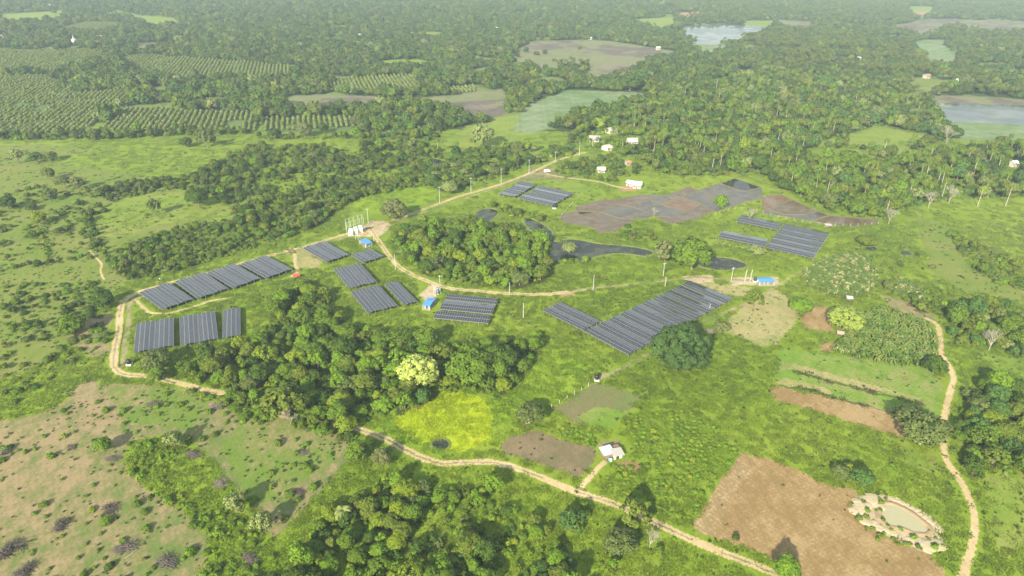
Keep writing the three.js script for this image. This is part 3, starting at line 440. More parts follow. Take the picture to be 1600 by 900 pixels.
const CROWN = [
  ...[1, 2, 3, 4, 5, 6].map((s) => crownGeo(100 + s, { lobes: 28 + 4 * s, lobeR: 0.285 - s * 0.006, leaf: 0.062, perLobe: 120, mid: 1.05, tall: 0.74 + (s % 3) * 0.12, core: 0.74 })),
  ...[7, 8].map((s) => crownGeo(100 + s, { lobes: 16, lobeR: 0.30, leaf: 0.075, perLobe: 120, mid: 1.1, tall: 0.75, core: 0.55, sparse: 0.8 })),
  crownGeo(111, { lobes: 15, lobeR: 0.3, leaf: 0.07, perLobe: 150, mid: 1.0, tall: 0.42, low: -0.15, core: 0.6, spread: 0.78 }), crownGeo(112, { lobes: 22, lobeR: 0.34, leaf: 0.075, perLobe: 130, mid: 1.35, tall: 1.15, low: -0.8, core: 0.7, spread: 0.5 }), crownGeo(113, { lobes: 20, lobeR: 0.27, leaf: 0.07, perLobe: 70, mid: 1.1, tall: 0.85, core: 0, spread: 0.8 }), crownGeo(114, { lobes: 9, lobeR: 0.4, leaf: 0.085, perLobe: 200, mid: 1.0, tall: 0.6, core: 0.7, spread: 0.75 }),
];
const CAULI = crownGeo(301, { lobes: 80, lobeR: 0.235, leaf: 0.045, perLobe: 95, mid: 0.95, tall: 0.85, low: -0.75, spread: 0.86 });
const UMBRELLA = crownGeo(302, { lobes: 22, lobeR: 0.27, leaf: 0.06, perLobe: 130, mid: 1.05, tall: 0.4, low: -0.1, core: 0.6, spread: 0.8 });
const MIDC = [1, 2, 3, 4, 5].map((s) => crownGeo(400 + s, { lobes: 20 + 2 * s, lobeR: 0.30, leaf: 0.092, perLobe: 52, mid: 1.05, tall: 0.72 + (s % 3) * 0.13, core: 0.74 })); MIDC.push(crownGeo(411, { lobes: 13, lobeR: 0.31, leaf: 0.11, perLobe: 70, mid: 1.0, tall: 0.42, low: -0.15, core: 0.6, spread: 0.78 }), crownGeo(412, { lobes: 18, lobeR: 0.34, leaf: 0.115, perLobe: 60, mid: 1.3, tall: 1.1, low: -0.8, core: 0.7, spread: 0.52 }));
const FARC = [1, 2, 3, 4].map((s) => crownGeo(500 + s, { lobes: 8 + s, lobeR: 0.42, leaf: 0.17, perLobe: 26, mid: 0.95, tall: 0.72 }));
const BUSH = [1, 2, 3, 4].map((s) => crownGeo(600 + s, { lobes: 8 + s, lobeR: 0.42, leaf: 0.10, perLobe: 120, mid: 0.35, tall: 0.62, low: -0.2, spread: 0.7 }));
const BUSHM = [1, 2, 3].map((s) => crownGeo(650 + s, { lobes: 7 + s, lobeR: 0.44, leaf: 0.15, perLobe: 45, mid: 0.35, tall: 0.6, low: -0.2, spread: 0.7 }));
const TRUNK = [1, 2, 3].map((s) => trunkGeo(700 + s, 0.62, 0.075, 5, 0.42)), TRUNKTALL = trunkGeo(705, 0.8, 0.06, 6, 0.5);
const PALMC = [1, 2].map((s) => frondCrown(800 + s, 20, 1, 0, 0.13, 1.35)), FANPALM = frondCrown(810, 34, 0.62, 0, 0.16, 0.9);
const BANANAC = [1, 2, 3].map((s) => frondCrown(820 + s, 9, 2.5, 1.9, 0.42, 1.25)), BANANASTEM = rod(V(0, 0, 0), V(0, 2, 0), 0.16, 0.1, 6);
const BARE = [bareGeo(900, 1, 0.75), bareGeo(901, 1, 0.6)];

// ---------------------------------------------------------------- where plants stand
const placed = new Map();                                     // spatial hash of everything already planted
const cellKey = (x, z) => Math.floor(x / 12) + ',' + Math.floor(z / 12);
function free(x, z, rad, k) { for (let i = -1; i <= 1; i++) for (let j = -1; j <= 1; j++) for (const q of placed.get(cellKey(x + i * 12, z + j * 12)) ?? []) if (Math.hypot(q[0] - x, q[1] - z) < (q[2] + rad) * k) return false; return true; }
function occupy(x, z, rad) { const k = cellKey(x, z); if (!placed.has(k)) placed.set(k, []); placed.get(k).push([x, z, rad]); }

const landmarks = [
  ['the lime-green tree', 653, 590], ['the big round tree', 1067, 565], ['the black tank by the garden', 932, 592], ['the tin-roofed hut', 957, 710], ['the milky dug pond', 1412, 812], ['the small round pond', 688, 694], ['the largest solar array', 1030, 500], ['the bottom left arrays', 290, 540],
  ['the upper left arrays', 330, 455], ['the transformer yard', 568, 362], ['the middle arrays', 575, 470], ['the two-row array', 725, 500], ['the banana plantation', 1390, 540], ['the maize field', 1315, 440], ['the right array', 1245, 385], ['the road corner', 185, 575], ['the long blue shed', 1195, 438],
  ['the curved pond', 760, 338], ['the brown paddies', 1030, 330], ['the far right lake', 1540, 185], ['the road fork', 855, 272], ['the white houses', 950, 215], ['the bare white tree', 1388, 345], ['the ploughed field', 1270, 800], ['the striped field', 1340, 600], ['the right footpath', 1510, 770], ['the dry clearing', 200, 760], ['the bright left meadow', 240, 335], ['the marsh', 910, 170], ['the teak rows', 480, 195], ['the upper arrays', 850, 305], ['the white-roofed farm', 993, 290], ['the far meadow', 1370, 220], ['the yellow-green round tree', 1322, 505], ['the olive roadside tree', 990, 815], ['the pale fan palm', 537, 815], ['the pale clearing tree', 410, 832], ['the feathery blue-green tree', 895, 828], ['the pale grey tree', 595, 728], ['the bare roadside tree', 1015, 856], ['the small bottom tree', 1229, 895], ['the grey-green spreading tree', 1440, 690],
];
function besides(p) {
  const [sx, sy] = screenOf(p); let best = null, bd = 1e9;
  for (const l of landmarks) { const d = Math.hypot(l[1] - sx, (l[2] - sy) * 1.6); if (d < bd) { bd = d; best = l; } }
  const dx = sx - best[1], dy = (sy - best[2]) * 1.6, near = bd < 45 ? 'just ' : bd > 130 ? 'well ' : '';
  return near + (Math.abs(dx) > Math.abs(dy) ? (dx < 0 ? 'left of ' : 'right of ') : dy < 0 ? 'behind ' : 'in front of ') + best[0];
}
const used = new Map();
function plantLabel(o, base, category) {
  const count = () => base.match(/[A-Za-z0-9']+/g).length;
  if (count() > 16) base = base.replace(/\b(well|just) /, '');
  if (count() > 16) base = base.replace(/\b(well|just) /, '').replace(/^(large|small|slender) /, '');
  if (count() > 16) base = base.replace(/ in the [^,]+,/, ',');                       // the same words for several plants only with a shared group
  o.userData = { label: base, category };
  if (!used.has(base)) used.set(base, []);
  used.get(base).push(o);
}
function settleGroups() { for (const [label, list] of used) if (list.length > 1) for (const o of list) o.userData.group = label.replace(/^(.*?) (tree|shrub|palm|plant)/, '$1 $2s'); }

function addTree({ sx = 1, sz = 1, x, z, R, hv = 1, tint = 'mid', shape, trunk = 0, turn = 0, name = 'broadleaf_tree', label, category = 'tree', bark = barkMat, size }) {
  const g = new THREE.Group(); g.name = numbered(name); g.position.set(x, 0, z); g.rotation.y = turn; g.scale.set(R * sx, R * hv, R * sz);
  part('trunk', TRUNK[trunk % 3], bark, g); part('crown', shape, TM[tint], g);
  plantLabel(g, label ?? `${size ? size + ' ' : ''}${tintWords[tint]} broadleaf tree ${besides(g.position)}`, category);
  scene.add(g); return g;
}
// trees that stand out, by the middle of their crown in the photograph and the width of it there
const rT = rngOf(2024);
const special = [
  [653, 580, 58, 'lime', 0, 'bright lime-green tree standing out at the edge of the central wood', 0.95, 'CAULIS'],
  [1067, 540, 80, 'round', 0, 'big round dark green tree standing alone beside the largest solar array', 0.85, 'CAULI'],
  [1322, 497, 50, 'lime2', 0, 'yellow-green round tree beside the banana plantation', 0.85, 'CAULIS'],
  [1250, 477, 37, 'bright', 1, 'dense dark green round shrub-like tree left of the yellow-green tree', 0.7, 3], [1440, 666, 80, 'grey2', 0, 'big grey-green spreading tree at the right end of the bare strip', 0.75, 'UMB'], [1462, 571, 34, 'dark', 0, 'small dark tree at the lower right corner of the banana plantation', 0.9, 2],
  [1180, 466, 30, 'olive', 1, 'small olive tree between the largest array and the straw clearing', 1, 7], [1128, 512, 26, 'grey', 1, 'small grey-green thorny tree right of the big round tree', 0.8, 7], [830, 646, 46, 'grey2', 2, 'feathery grey-green tree at the left corner of the fenced garden', 0.7, 'UMB'], [735, 572, 78, 'mid', 0, 'large spreading tree right of the lime-green tree', 0.7, 1],
  [780, 560, 60, 'dark', 0, 'large dark tree at the right edge of the central wood', 0.8, 4], [445, 628, 76, 'olive', 2, 'large olive tree above the road at the lower edge of the wood', 0.8, 7], [540, 662, 34, 'yellow', 1, 'small yellowish tree beside the road below the wood', 0.9, 3], [498, 645, 28, 'mid', 2, 'small round tree left of the road bend below the wood', 0.9, 2],
  [990, 803, 52, 'olive', 0, 'olive tree overhanging the dirt road in the lower middle', 1, 7], [970, 848, 52, 'grey2', 1, 'pale grey-green feathery tree below the olive roadside tree', 0.8, 'UMB'], [895, 814, 46, 'blue', 2, 'blue-green feathery tree between the road and the bottom wood', 0.85, 7], [914, 790, 16, 'bright', 2, 'little bright green tree just below the dirt road', 1, 3],
  [1312, 737, 28, 'grey2', 1, 'left grey-green tree of three above the dug pond', 0.8, 2], [1347, 745, 38, 'blue', 2, 'blue-green tree right of the yellow one above the dug pond', 0.7, 4], [1327, 732, 20, 'yellow', 0, 'small yellow tree between two grey-green trees above the dug pond', 0.9, 1], [1229, 888, 42, 'bright', 0, 'bright green tree at the bottom edge inside the ploughed field', 0.9, 5],
  [308, 307, 34, 'dark', 1, 'round dark tree at the right end of the bright left meadow', 0.95, 3], [240, 322, 20, 'grey2', 0, 'slim pale tree in the middle of the bright left meadow', 1.5, 7], [60, 340, 24, 'yellow', 1, 'yellow-green tree on the left pasture hedge', 0.9, 2], [10, 316, 28, 'dark', 2, 'dark tree at the left edge of the pasture', 0.8, 1], [26, 243, 22, 'pale', 0, 'pale yellow-green tree on a white trunk at the upper left', 1.1, 8],
  [56, 245, 24, 'dark', 1, 'left one of two dark trees on the upper left pasture', 0.7, 7], [77, 244, 22, 'olive', 2, 'right one of two dark trees on the upper left pasture', 0.75, 7], [75, 271, 20, 'olive', 0, 'olive tree with pale leaning trunk on the left pasture', 1.1, 7], [99, 284, 22, 'grey2', 1, 'grey-green tree with pale trunk on the left pasture', 1, 7], [120, 286, 22, 'grey', 1, 'greyish tree right of the pale-trunked pasture tree', 1.1, 7],
  [76, 305, 22, 'grey2', 2, 'sparse grey tree in the left pasture thicket', 0.9, 7], [322, 216, 30, 'grey2', 1, 'grey-green tree with pale trunk on the bright upper left strip', 1, 7], [290, 222, 22, 'dark', 2, 'low dark tree left of the pale-trunked one on the upper strip', 0.7, 1], [475, 203, 24, 'grey', 1, 'grey-green tree in front of the teak rows', 0.9, 2], [600, 172, 22, 'grey2', 2, 'grey tree below the far left paddies', 1, 7],
  [112, 506, 42, 'mid', 1, 'broad tree on the left pasture beside the bare patch', 0.75, 5], [158, 468, 40, 'dark', 0, 'dark tree just left of the road bend', 0.7, 4], [245, 562, 46, 'grey2', 1, 'feathery grey-green tree at the road below the bottom left array', 0.8, 'UMB'], [245, 585, 30, 'mid', 2, 'low green tree hanging over the road near its corner', 0.8, 2], [616, 328, 40, 'grey', 0, 'bushy grey tree beside the road at the transformer yard', 0.8, 2],
  [703, 292, 26, 'pale', 1, 'pale bushy tree beside the upper road', 0.9, 3], [1084, 397, 66, 'mid', 0, 'big tree with white branches over the right end of the pond', 0.8, 1], [1040, 392, 44, 'grey', 1, 'grey half-bare tree left of the big pond tree', 0.8, 7], [890, 387, 24, 'pale', 2, 'small pale round tree on the edge of the channel', 0.8, 3], [1127, 315, 22, 'bright', 0, 'small bright tree in the middle of the brown paddies', 1, 5], [1183, 391, 26, 'pale', 2, 'pale bush-like tree below the right array', 0.7, 3],
  [682, 410, 30, 'grey2', 1, 'grey tree at the lower left of the wood inside the road loop', 0.9, 7], [670, 395, 22, 'yellow', 2, 'yellowish tree at the left of the wood inside the road loop', 0.9, 2], [1327, 247, 34, 'mid', 1, 'broad tree in front of the far meadow', 0.7, 4], [1355, 375, 30, 'olive', 2, 'round bush-like tree right of the right array', 0.6, 3], [985, 128, 44, 'dark', 1, 'broad dark tree in front of the far brown paddies', 0.6, 1],
  [410, 815, 36, 'pale', 0, 'pale yellow-green tree at the edge of the dry clearing', 1.1, 8], [367, 785, 38, 'pale', 1, 'pale open tree in the shrub belt of the dry clearing', 1, 8], [270, 686, 34, 'pale', 2, 'pale open tree at the top of the shrub belt', 0.9, 8], [160, 695, 26, 'bright', 0, 'bright green sapling tree left of the shrub belt', 1, 3], [557, 705, 38, 'mid', 1, 'dense green tree at the right end of the dry clearing', 0.9, 2],
  [595, 715, 32, 'grey', 2, 'pale grey tree below the road near the small round pond', 0.9, 2], [1325, 250, 20, 'dark', 2, 'dark tree under the far meadow', 0.8, 1], [1493, 207, 24, 'dark', 1, 'dark round tree on the marsh shore below the right lake', 0.8, 3], [1478, 205, 22, 'grey', 0, 'grey bare-topped tree on the marsh shore below the right lake', 1, 8], [755, 212, 40, 'pale', 0, 'tall pale green tree in front of the far marsh', 1, 8], [1150, 840, 12, 'dark', 0, 'little dark bush below the dirt road at the bottom right', 0.8, 1],
];
TINTS.round = [.048, .092, .020]; tintWords.round = 'dark green'; TM.round = leafMat(TINTS.round); TINTS.lime2 = [.200, .255, .046]; TINTS.grey2 = [.100, .132, .032]; tintWords.lime2 = 'yellow-green'; tintWords.grey2 = 'grey-green'; TM.lime2 = leafMat(TINTS.lime2); TM.grey2 = leafMat(TINTS.grey2);
const CAULIS = crownGeo(303, { lobes: 60, lobeR: 0.25, leaf: 0.05, perLobe: 100, mid: 0.95, tall: 0.8, low: -0.6, spread: 0.82 });
for (const [px, py, d, tint, trunk, label, hv, shape] of special) {
  let R = d / 2 * metresPerPx(px, py, 4), hc = 1.0 * R * hv; R = d / 2 * metresPerPx(px, py, hc); hc = R * hv;
  const p = at(px, py, hc);
  addTree({ x: p.x, z: p.z, R, hv, tint, trunk, turn: rT() * 6, shape: shape === 'CAULI' ? CAULI : shape === 'CAULIS' ? CAULIS : shape === 'UMB' ? UMBRELLA : CROWN[shape - 1], label });
  occupy(p.x, p.z, R * 0.9); block([[p.x - 1, p.z - 1], [p.x + 1, p.z - 1], [p.x + 1, p.z + 1], [p.x - 1, p.z + 1]]);
}
// leafless trees: foot in the photograph, height in pixels
for (const [px, py, h, label, s] of [[1388, 350, 27, 'bare white dead tree at the right end of the paddies', 0], [1170, 346, 20, 'bare greyish tree at the lower edge of the paddies', 1], [1022, 340, 15, 'small bare tree on the island in the paddies', 1], [1450, 325, 26, 'bare pale tree left of the palms', 0], [1482, 318, 28, 'bare reddish-grey tree among the palms', 1], [1015, 856, 34, 'bare white-branched tree beside the olive roadside tree', 0], [1545, 547, 34, 'bare pale tree in the right-hand wood', 0], [455, 665, 30, 'dead pale tree at the lower edge of the wood', 1], [1478, 225, 26, 'bare white tree on the marsh shore', 1], [885, 188, 12, 'small bare tree on the marsh edge', 1]]) {
  const p = at(px, py), H = h * metresPerPx(px, py) / Math.cos(0.47);
  const g = thing('bare_tree', p, rT() * 6, label, 'tree', 'leafless trees'); g.scale.setScalar(H);
  part('trunk', BARE[s], paleBark, g); occupy(p.x, p.z, 2.5);
}

// solar arrays are read from the photograph here, so that nothing grows through them
const arrays = [
  [[212.5, 505.6, 271.5, 495.6, 271.5, 539.4, 208.7, 550.6], 8, 'left one of the three lowest left solar arrays'], [[279.4, 495.6, 336.2, 485.6, 340.6, 528.8, 281.9, 539.4], 8, 'middle one of the three lowest left solar arrays'], [[345, 483.8, 372.5, 481.5, 378.8, 523.1, 350.6, 527.5], 4, 'narrow right one of the three lowest left solar arrays'],
  [[218, 456, 265, 441, 301, 466, 253, 484], 8, 'first and leftmost of four solar arrays along the road'], [[271, 439, 320, 425.5, 357, 449.5, 310, 466], 8, 'second from the left of four solar arrays along the road'], [[325, 425.5, 366, 411, 408, 434, 363, 449.5], 8, 'third from the left of four solar arrays along the road'], [[375, 412, 416, 398.5, 457, 419.5, 416, 434], 8, 'rightmost of four solar arrays along the road'],
  [[472, 387.5, 509, 376, 545, 397.5, 511, 408.5], 8, 'solar array with a dark stain just left of the transformer yard'], [[547, 398, 579, 389, 602, 400, 568, 409], 7, 'small solar array below the blue roof of the transformer yard'], [[520, 420, 562, 411, 588.5, 440.5, 545, 450], 8, 'uppermost of three solar arrays left of the curving road'],
  [[546.5, 455, 593, 445.5, 621.5, 477, 576, 489], 8, 'lower wide one of three solar arrays left of the curving road'], [[600.5, 443, 621, 439.5, 653, 470, 632, 476.5], 4, 'narrow solar array left of the small blue-roofed shed'],
  [[778, 467, 769, 490, 686, 482, 699, 461], 6, 'upper wide block of the two-row solar array in the middle'], [[766.5, 495.5, 762, 505, 678.5, 495.5, 682, 486.5], 2, 'lower single row of the two-row solar array in the middle'],
  [[875, 470, 853, 484, 909, 517, 938.5, 501], 8, 'short solar array joined to the left end of the largest one'], [[1080, 439, 912, 516, 981, 553, 1149, 466], 40, 'largest solar array, a long band of tilted rows left of the round tree'],
  [[1228, 349.6, 1196, 384.7, 1270, 403, 1298, 362.7], 20, 'large right solar array of ten tilted bands above the maize'], [[1159, 334.5, 1152, 345, 1216, 358.5, 1223, 349], 4, 'small upper solar array beside the paddy fence'], [[1131, 359, 1121, 371.5, 1195, 382.5, 1201, 374.5], 4, 'small lower solar array above the pond end'],
  [[813, 284, 795.5, 294, 818.7, 298.5, 839.4, 288.4], 6, 'far left upper one of the four uppermost solar arrays'], [[791, 295.5, 779.7, 302, 802.5, 308.6, 817.8, 299.9], 4, 'left lower one of the four uppermost solar arrays'], [[842.9, 291, 829.7, 298.1, 879.7, 311.3, 895.5, 301.6], 6, 'right upper one of the four uppermost solar arrays'], [[824.9, 302, 812.1, 307.8, 862.2, 322.7, 877.6, 311.3], 6, 'right lower one of the four uppermost solar arrays'],
];
for (const a of arrays) {
  const P = []; for (let i = 0; i < 4; i++) P.push(at(a[0][i * 2], a[0][i * 2 + 1], 2));
  const u = P[1].clone().sub(P[0]).add(P[2]).sub(P[3]).multiplyScalar(0.5), v = P[3].clone().sub(P[0]).add(P[2]).sub(P[1]).multiplyScalar(0.5);
  const U = u.length(), W = v.length(), angU = Math.atan2(-u.z, u.x), angV = Math.atan2(-v.z, v.x); let d = angV - angU; while (d > Math.PI) d -= 2 * Math.PI; while (d < -Math.PI) d += 2 * Math.PI;
  const c = P[0].clone().add(P[1]).add(P[2]).add(P[3]).multiplyScalar(0.25); c.y = 0;
  Object.assign(a, { c, U, W, turn: angU + (d - Math.sign(d) * Math.PI / 2) / 2, side: Math.sign(d) });
  const q = (s, t) => V(s, 0, t).applyAxisAngle(V(0, 1, 0), a.turn).add(c), e = 1.5; block([q(-U / 2 - e, -W / 2 - e), q(U / 2 + e, -W / 2 - e), q(U / 2 + e, W / 2 + e), q(-U / 2 - e, W / 2 + e)].map((p) => [p.x, p.z]), 2);
}
for (const [hx, hy, hw] of [[3, 60, 6], [12, 60, 6], [22, 60, 6], [32, 60, 6], [79, 11, 8], [1405, 8, 8], [117, 69, 10], [155, 61, 9], [564, 58, 7], [1447, 122, 9], [954, 207, 15], [929, 220, 15], [988, 224, 16], [948, 234, 10], [981, 257, 7], [939, 268, 11], [1447, 122, 9], [1582, 119, 9], [1582, 260, 9], [1493, 130, 10]]) { const q = pts([hx - hw * 0.8, hy - 9, hx + hw * 0.8, hy - 9, hx + hw * 0.8, hy + 9, hx - hw * 0.8, hy + 9]); block(q); const m = at(hx, hy); for (const k of hx > 880 && hy > 190 && hy < 250 ? [1, 0.985] : [1, 0.985, 0.97, 0.955]) occupy(m.x * k, m.z * k, 7); }
for (const f of [[545, 330, 612, 330, 606, 384, 546, 372], [655, 440, 690, 438, 686, 486, 656, 488], [1135, 425, 1215, 424, 1216, 448, 1136, 448], [930, 685, 985, 682, 986, 722, 932, 724], [965, 275, 1012, 275, 1010, 300, 966, 300], [1100, 690, 1160, 690, 1160, 706, 1100, 706].slice(0, 0)]) if (f.length) block(pts(f));

// woods: outline of the canopy in the photograph, spacing and crown radius in metres, tint weights, share of shrubs and palms
const mixA = { mid: 6, dark: 2, yellow: 2, olive: 3, bright: 5, blue: 0.6, grey2: 0.6 }, mixB = { mid: 3, dark: 4, olive: 4, grey2: 2, bright: 1 }, mixC = { mid: 4, dark: 3, olive: 3, yellow: 1, blue: 2, grey2: 1, bright: 2, pale: 1 };
const woods = [
  ['central wood', [268, 585, 320, 545, 395, 530, 425, 500, 440, 462, 470, 435, 505, 448, 525, 490, 590, 515, 640, 522, 700, 540, 760, 530, 800, 520, 840, 518, 835, 550, 800, 590, 770, 612, 720, 596, 690, 605, 660, 622, 610, 632, 560, 650, 515, 652, 450, 650, 395, 632, 345, 606, 290, 598], 5.5, [2.3, 5.4], mixA, 0.10, 0],
  ['wood inside the road loop', [608, 372, 625, 352, 690, 342, 745, 350, 800, 350, 862, 372, 868, 395, 845, 432, 800, 440, 730, 436, 680, 424, 640, 404], 5.6, [2.4, 5.2], mixA, 0.06, 0],
  ['bottom wood', [450, 930, 470, 850, 500, 795, 560, 775, 590, 735, 640, 750, 700, 762, 770, 752, 800, 785, 850, 815, 890, 850, 900, 890, 890, 960, 460, 960], 4.6, [1.4, 3.9], mixA, 0.22, 0.0],
  ['left thicket', [165, 405, 200, 378, 270, 352, 370, 340, 388, 355, 402, 382, 330, 402, 240, 430, 195, 432], 3.8, [1.2, 2.8], mixB, 0.4, 0],
  ['upper left thicket', [125, 300, 200, 282, 300, 268, 345, 243, 400, 226, 480, 224, 560, 232, 640, 255, 665, 285, 600, 296, 540, 312, 500, 345, 440, 372, 405, 372, 392, 345, 370, 328, 330, 300, 250, 290, 180, 312], 4.6, [1.5, 3.8], mixB, 0.25, 0],
  ['scrub along the upper road', [560, 222, 640, 215, 700, 238, 760, 226, 850, 224, 905, 232, 860, 244, 800, 262, 750, 280, 690, 292, 660, 280, 600, 250], 6, [2.4, 5], mixC, 0.15, 0.03],
  ['scrub between the fork and the houses', [865, 262, 900, 248, 950, 238, 1000, 250, 1010, 262, 960, 282, 920, 274, 880, 270], 5.2, [1.8, 3.6], mixB, 0.4, 0],
  ['trees round the houses', [880, 222, 900, 200, 990, 185, 1060, 215, 1060, 250, 1010, 252, 950, 226], 7, [3, 5.4], mixC, 0.1, 0.25],
  ['right forest', [980, 190, 1010, 160, 1060, 138, 1200, 112, 1400, 130, 1440, 172, 1480, 212, 1440, 226, 1390, 244, 1345, 226, 1265, 222, 1225, 285, 1262, 308, 1330, 322, 1392, 330, 1430, 312, 1500, 300, 1610, 300, 1610, 225, 1500, 225, 1460, 236, 1400, 250, 1340, 262, 1200, 262, 1120, 262, 1050, 250], 7.2, [3.2, 6.2], mixC, 0.08, 0.14],
  ['bushes above the paddies', [1015, 262, 1060, 250, 1130, 248, 1190, 262, 1120, 270, 1040, 268], 6, [2, 3.8], mixB, 0.4, 0],
  ['right forest edge', [1190, 262, 1230, 240, 1300, 245, 1400, 260, 1420, 322, 1380, 336, 1320, 330, 1255, 306, 1215, 284], 6.4, [3, 5.6], mixA, 0.08, 0],
  ['far right trees', [1430, 262, 1500, 228, 1610, 225, 1610, 302, 1500, 304, 1440, 310], 7, [2.6, 5], mixC, 0.15, 0.3],
  ['right-hand wood', [1490, 690, 1505, 640, 1530, 600, 1580, 580, 1620, 596, 1640, 740, 1560, 752, 1510, 735], 5.6, [2.2, 4.6], mixC, 0.2, 0],
  ['right-hand grove', [1478, 500, 1500, 475, 1560, 468, 1620, 500, 1620, 560, 1545, 530, 1500, 530], 5.6, [2.4, 4.6], mixC, 0.15, 0],
  ['scrub right of the meadow', [1480, 360, 1530, 372, 1590, 410, 1610, 450, 1560, 440, 1510, 400], 6, [1.6, 3.6], mixB, 0.5, 0],
  ['scrub below the maize', [1370, 430, 1420, 440, 1480, 452, 1480, 490, 1440, 480, 1400, 462], 5, [1.5, 3.2], mixB, 0.4, 0],
  ['shrub belt', [200, 690, 280, 680, 330, 720, 382, 785, 430, 850, 440, 930, 300, 940, 335, 850, 290, 805, 232, 765, 200, 722], 2.7, [0.5, 1.7], { mid: 4, dark: 1, bright: 6, yellow: 2, olive: 1 }, 1, 0],
  ['roadside scrub below the wood', [300, 610, 350, 612, 420, 628, 520, 645, 560, 660, 555, 690, 470, 668, 380, 650], 3.4, [1, 2.8], mixA, 0.5, 0],
  ['bank of the channel', [830, 380, 860, 410, 920, 405, 930, 380, 880, 372, 850, 352], 5, [1.4, 3], mixA, 0.5, 0],
  ['scrub below the paddies', [955, 362, 980, 352, 1020, 362, 1035, 378, 990, 378, 960, 376], 4.4, [1.3, 2.6], mixB, 0.8, 0],
  ['shrubs by the upper arrays', [748, 322, 772, 318, 800, 326, 850, 336, 872, 350, 820, 342, 770, 332], 5, [1.4, 2.6], mixA, 0.8, 0],
  ['bottom left corner scrub', [300, 890, 420, 870, 460, 930, 440, 960, 250, 960], 4, [1, 2.4], mixB, 0.8, 0],
  ['scrub under the road at the bottom', [900, 790, 960, 820, 1040, 860, 1200, 930, 1240, 960, 900, 960, 905, 860], 11, [0.8, 2.2], mixA, 0.8, 0],
  ['weeds round the dug pond', [1325, 800, 1335, 772, 1375, 764, 1450, 790, 1490, 822, 1485, 862, 1448, 880, 1395, 858, 1345, 832], 3.4, [0.3, 1.3], { bright: 3, mid: 3, yellow: 1 }, 1, 0],
  ['left pasture scrub', [0, 300, 130, 280, 165, 330, 165, 400, 60, 420, 0, 420], 7, [0.7, 2.8], mixB, 0.75, 0], ['lower left pasture scrub', [0, 440, 150, 440, 165, 480, 170, 540, 100, 590, 0, 640], 5.2, [0.7, 2.6], mixB, 0.88, 0],
  ['dry clearing bushes', [-20, 680, 160, 620, 260, 610, 400, 660, 520, 670, 540, 720, 470, 790, 400, 850, 300, 940, -60, 940], 6.8, [0.3, 1.9], { mid: 3, bright: 4, dark: 1, yellow: 1, olive: 1 }, 1, 0],
  ['meadow bushes', [1380, 370, 1440, 380, 1460, 420, 1400, 430, 1340, 400], 8, [0.9, 2], mixB, 0.8, 0], ['bushes on the left meadow', [150, 340, 300, 310, 370, 330, 250, 350], 16, [0.7, 1.5], mixB, 1, 0],
  ['trees by the teak rows', [560, 180, 640, 175, 700, 190, 680, 215, 600, 212, 400, 212, 405, 208, 560, 208], 7, [2.4, 4.6], mixC, 0.15, 0], ['hedge under the plantation', [-40, 212, 60, 214, 160, 213, 280, 207, 400, 205, 390, 200, 280, 200, 160, 206, 0, 206], 7, [2.4, 4.6], mixB, 0.2, 0],
  ['hedge on the left pasture', [-20, 425, -20, 418, 130, 395, 132, 402], 5, [1, 2.2], mixB, 0.7, 0], ['hedge column on the left pasture', [55, 350, 68, 350, 85, 408, 75, 410], 3.6, [1, 2], { bright: 3, yellow: 2, mid: 1 }, 0.7, 0], ['hedge beside the bright left meadow', [128, 330, 142, 330, 150, 370, 172, 390, 168, 405, 140, 380], 4.4, [1.3, 2.8], mixB, 0.4, 0],
];
const wild = { tree: [], shrub: [], palm: [] }, under = [];
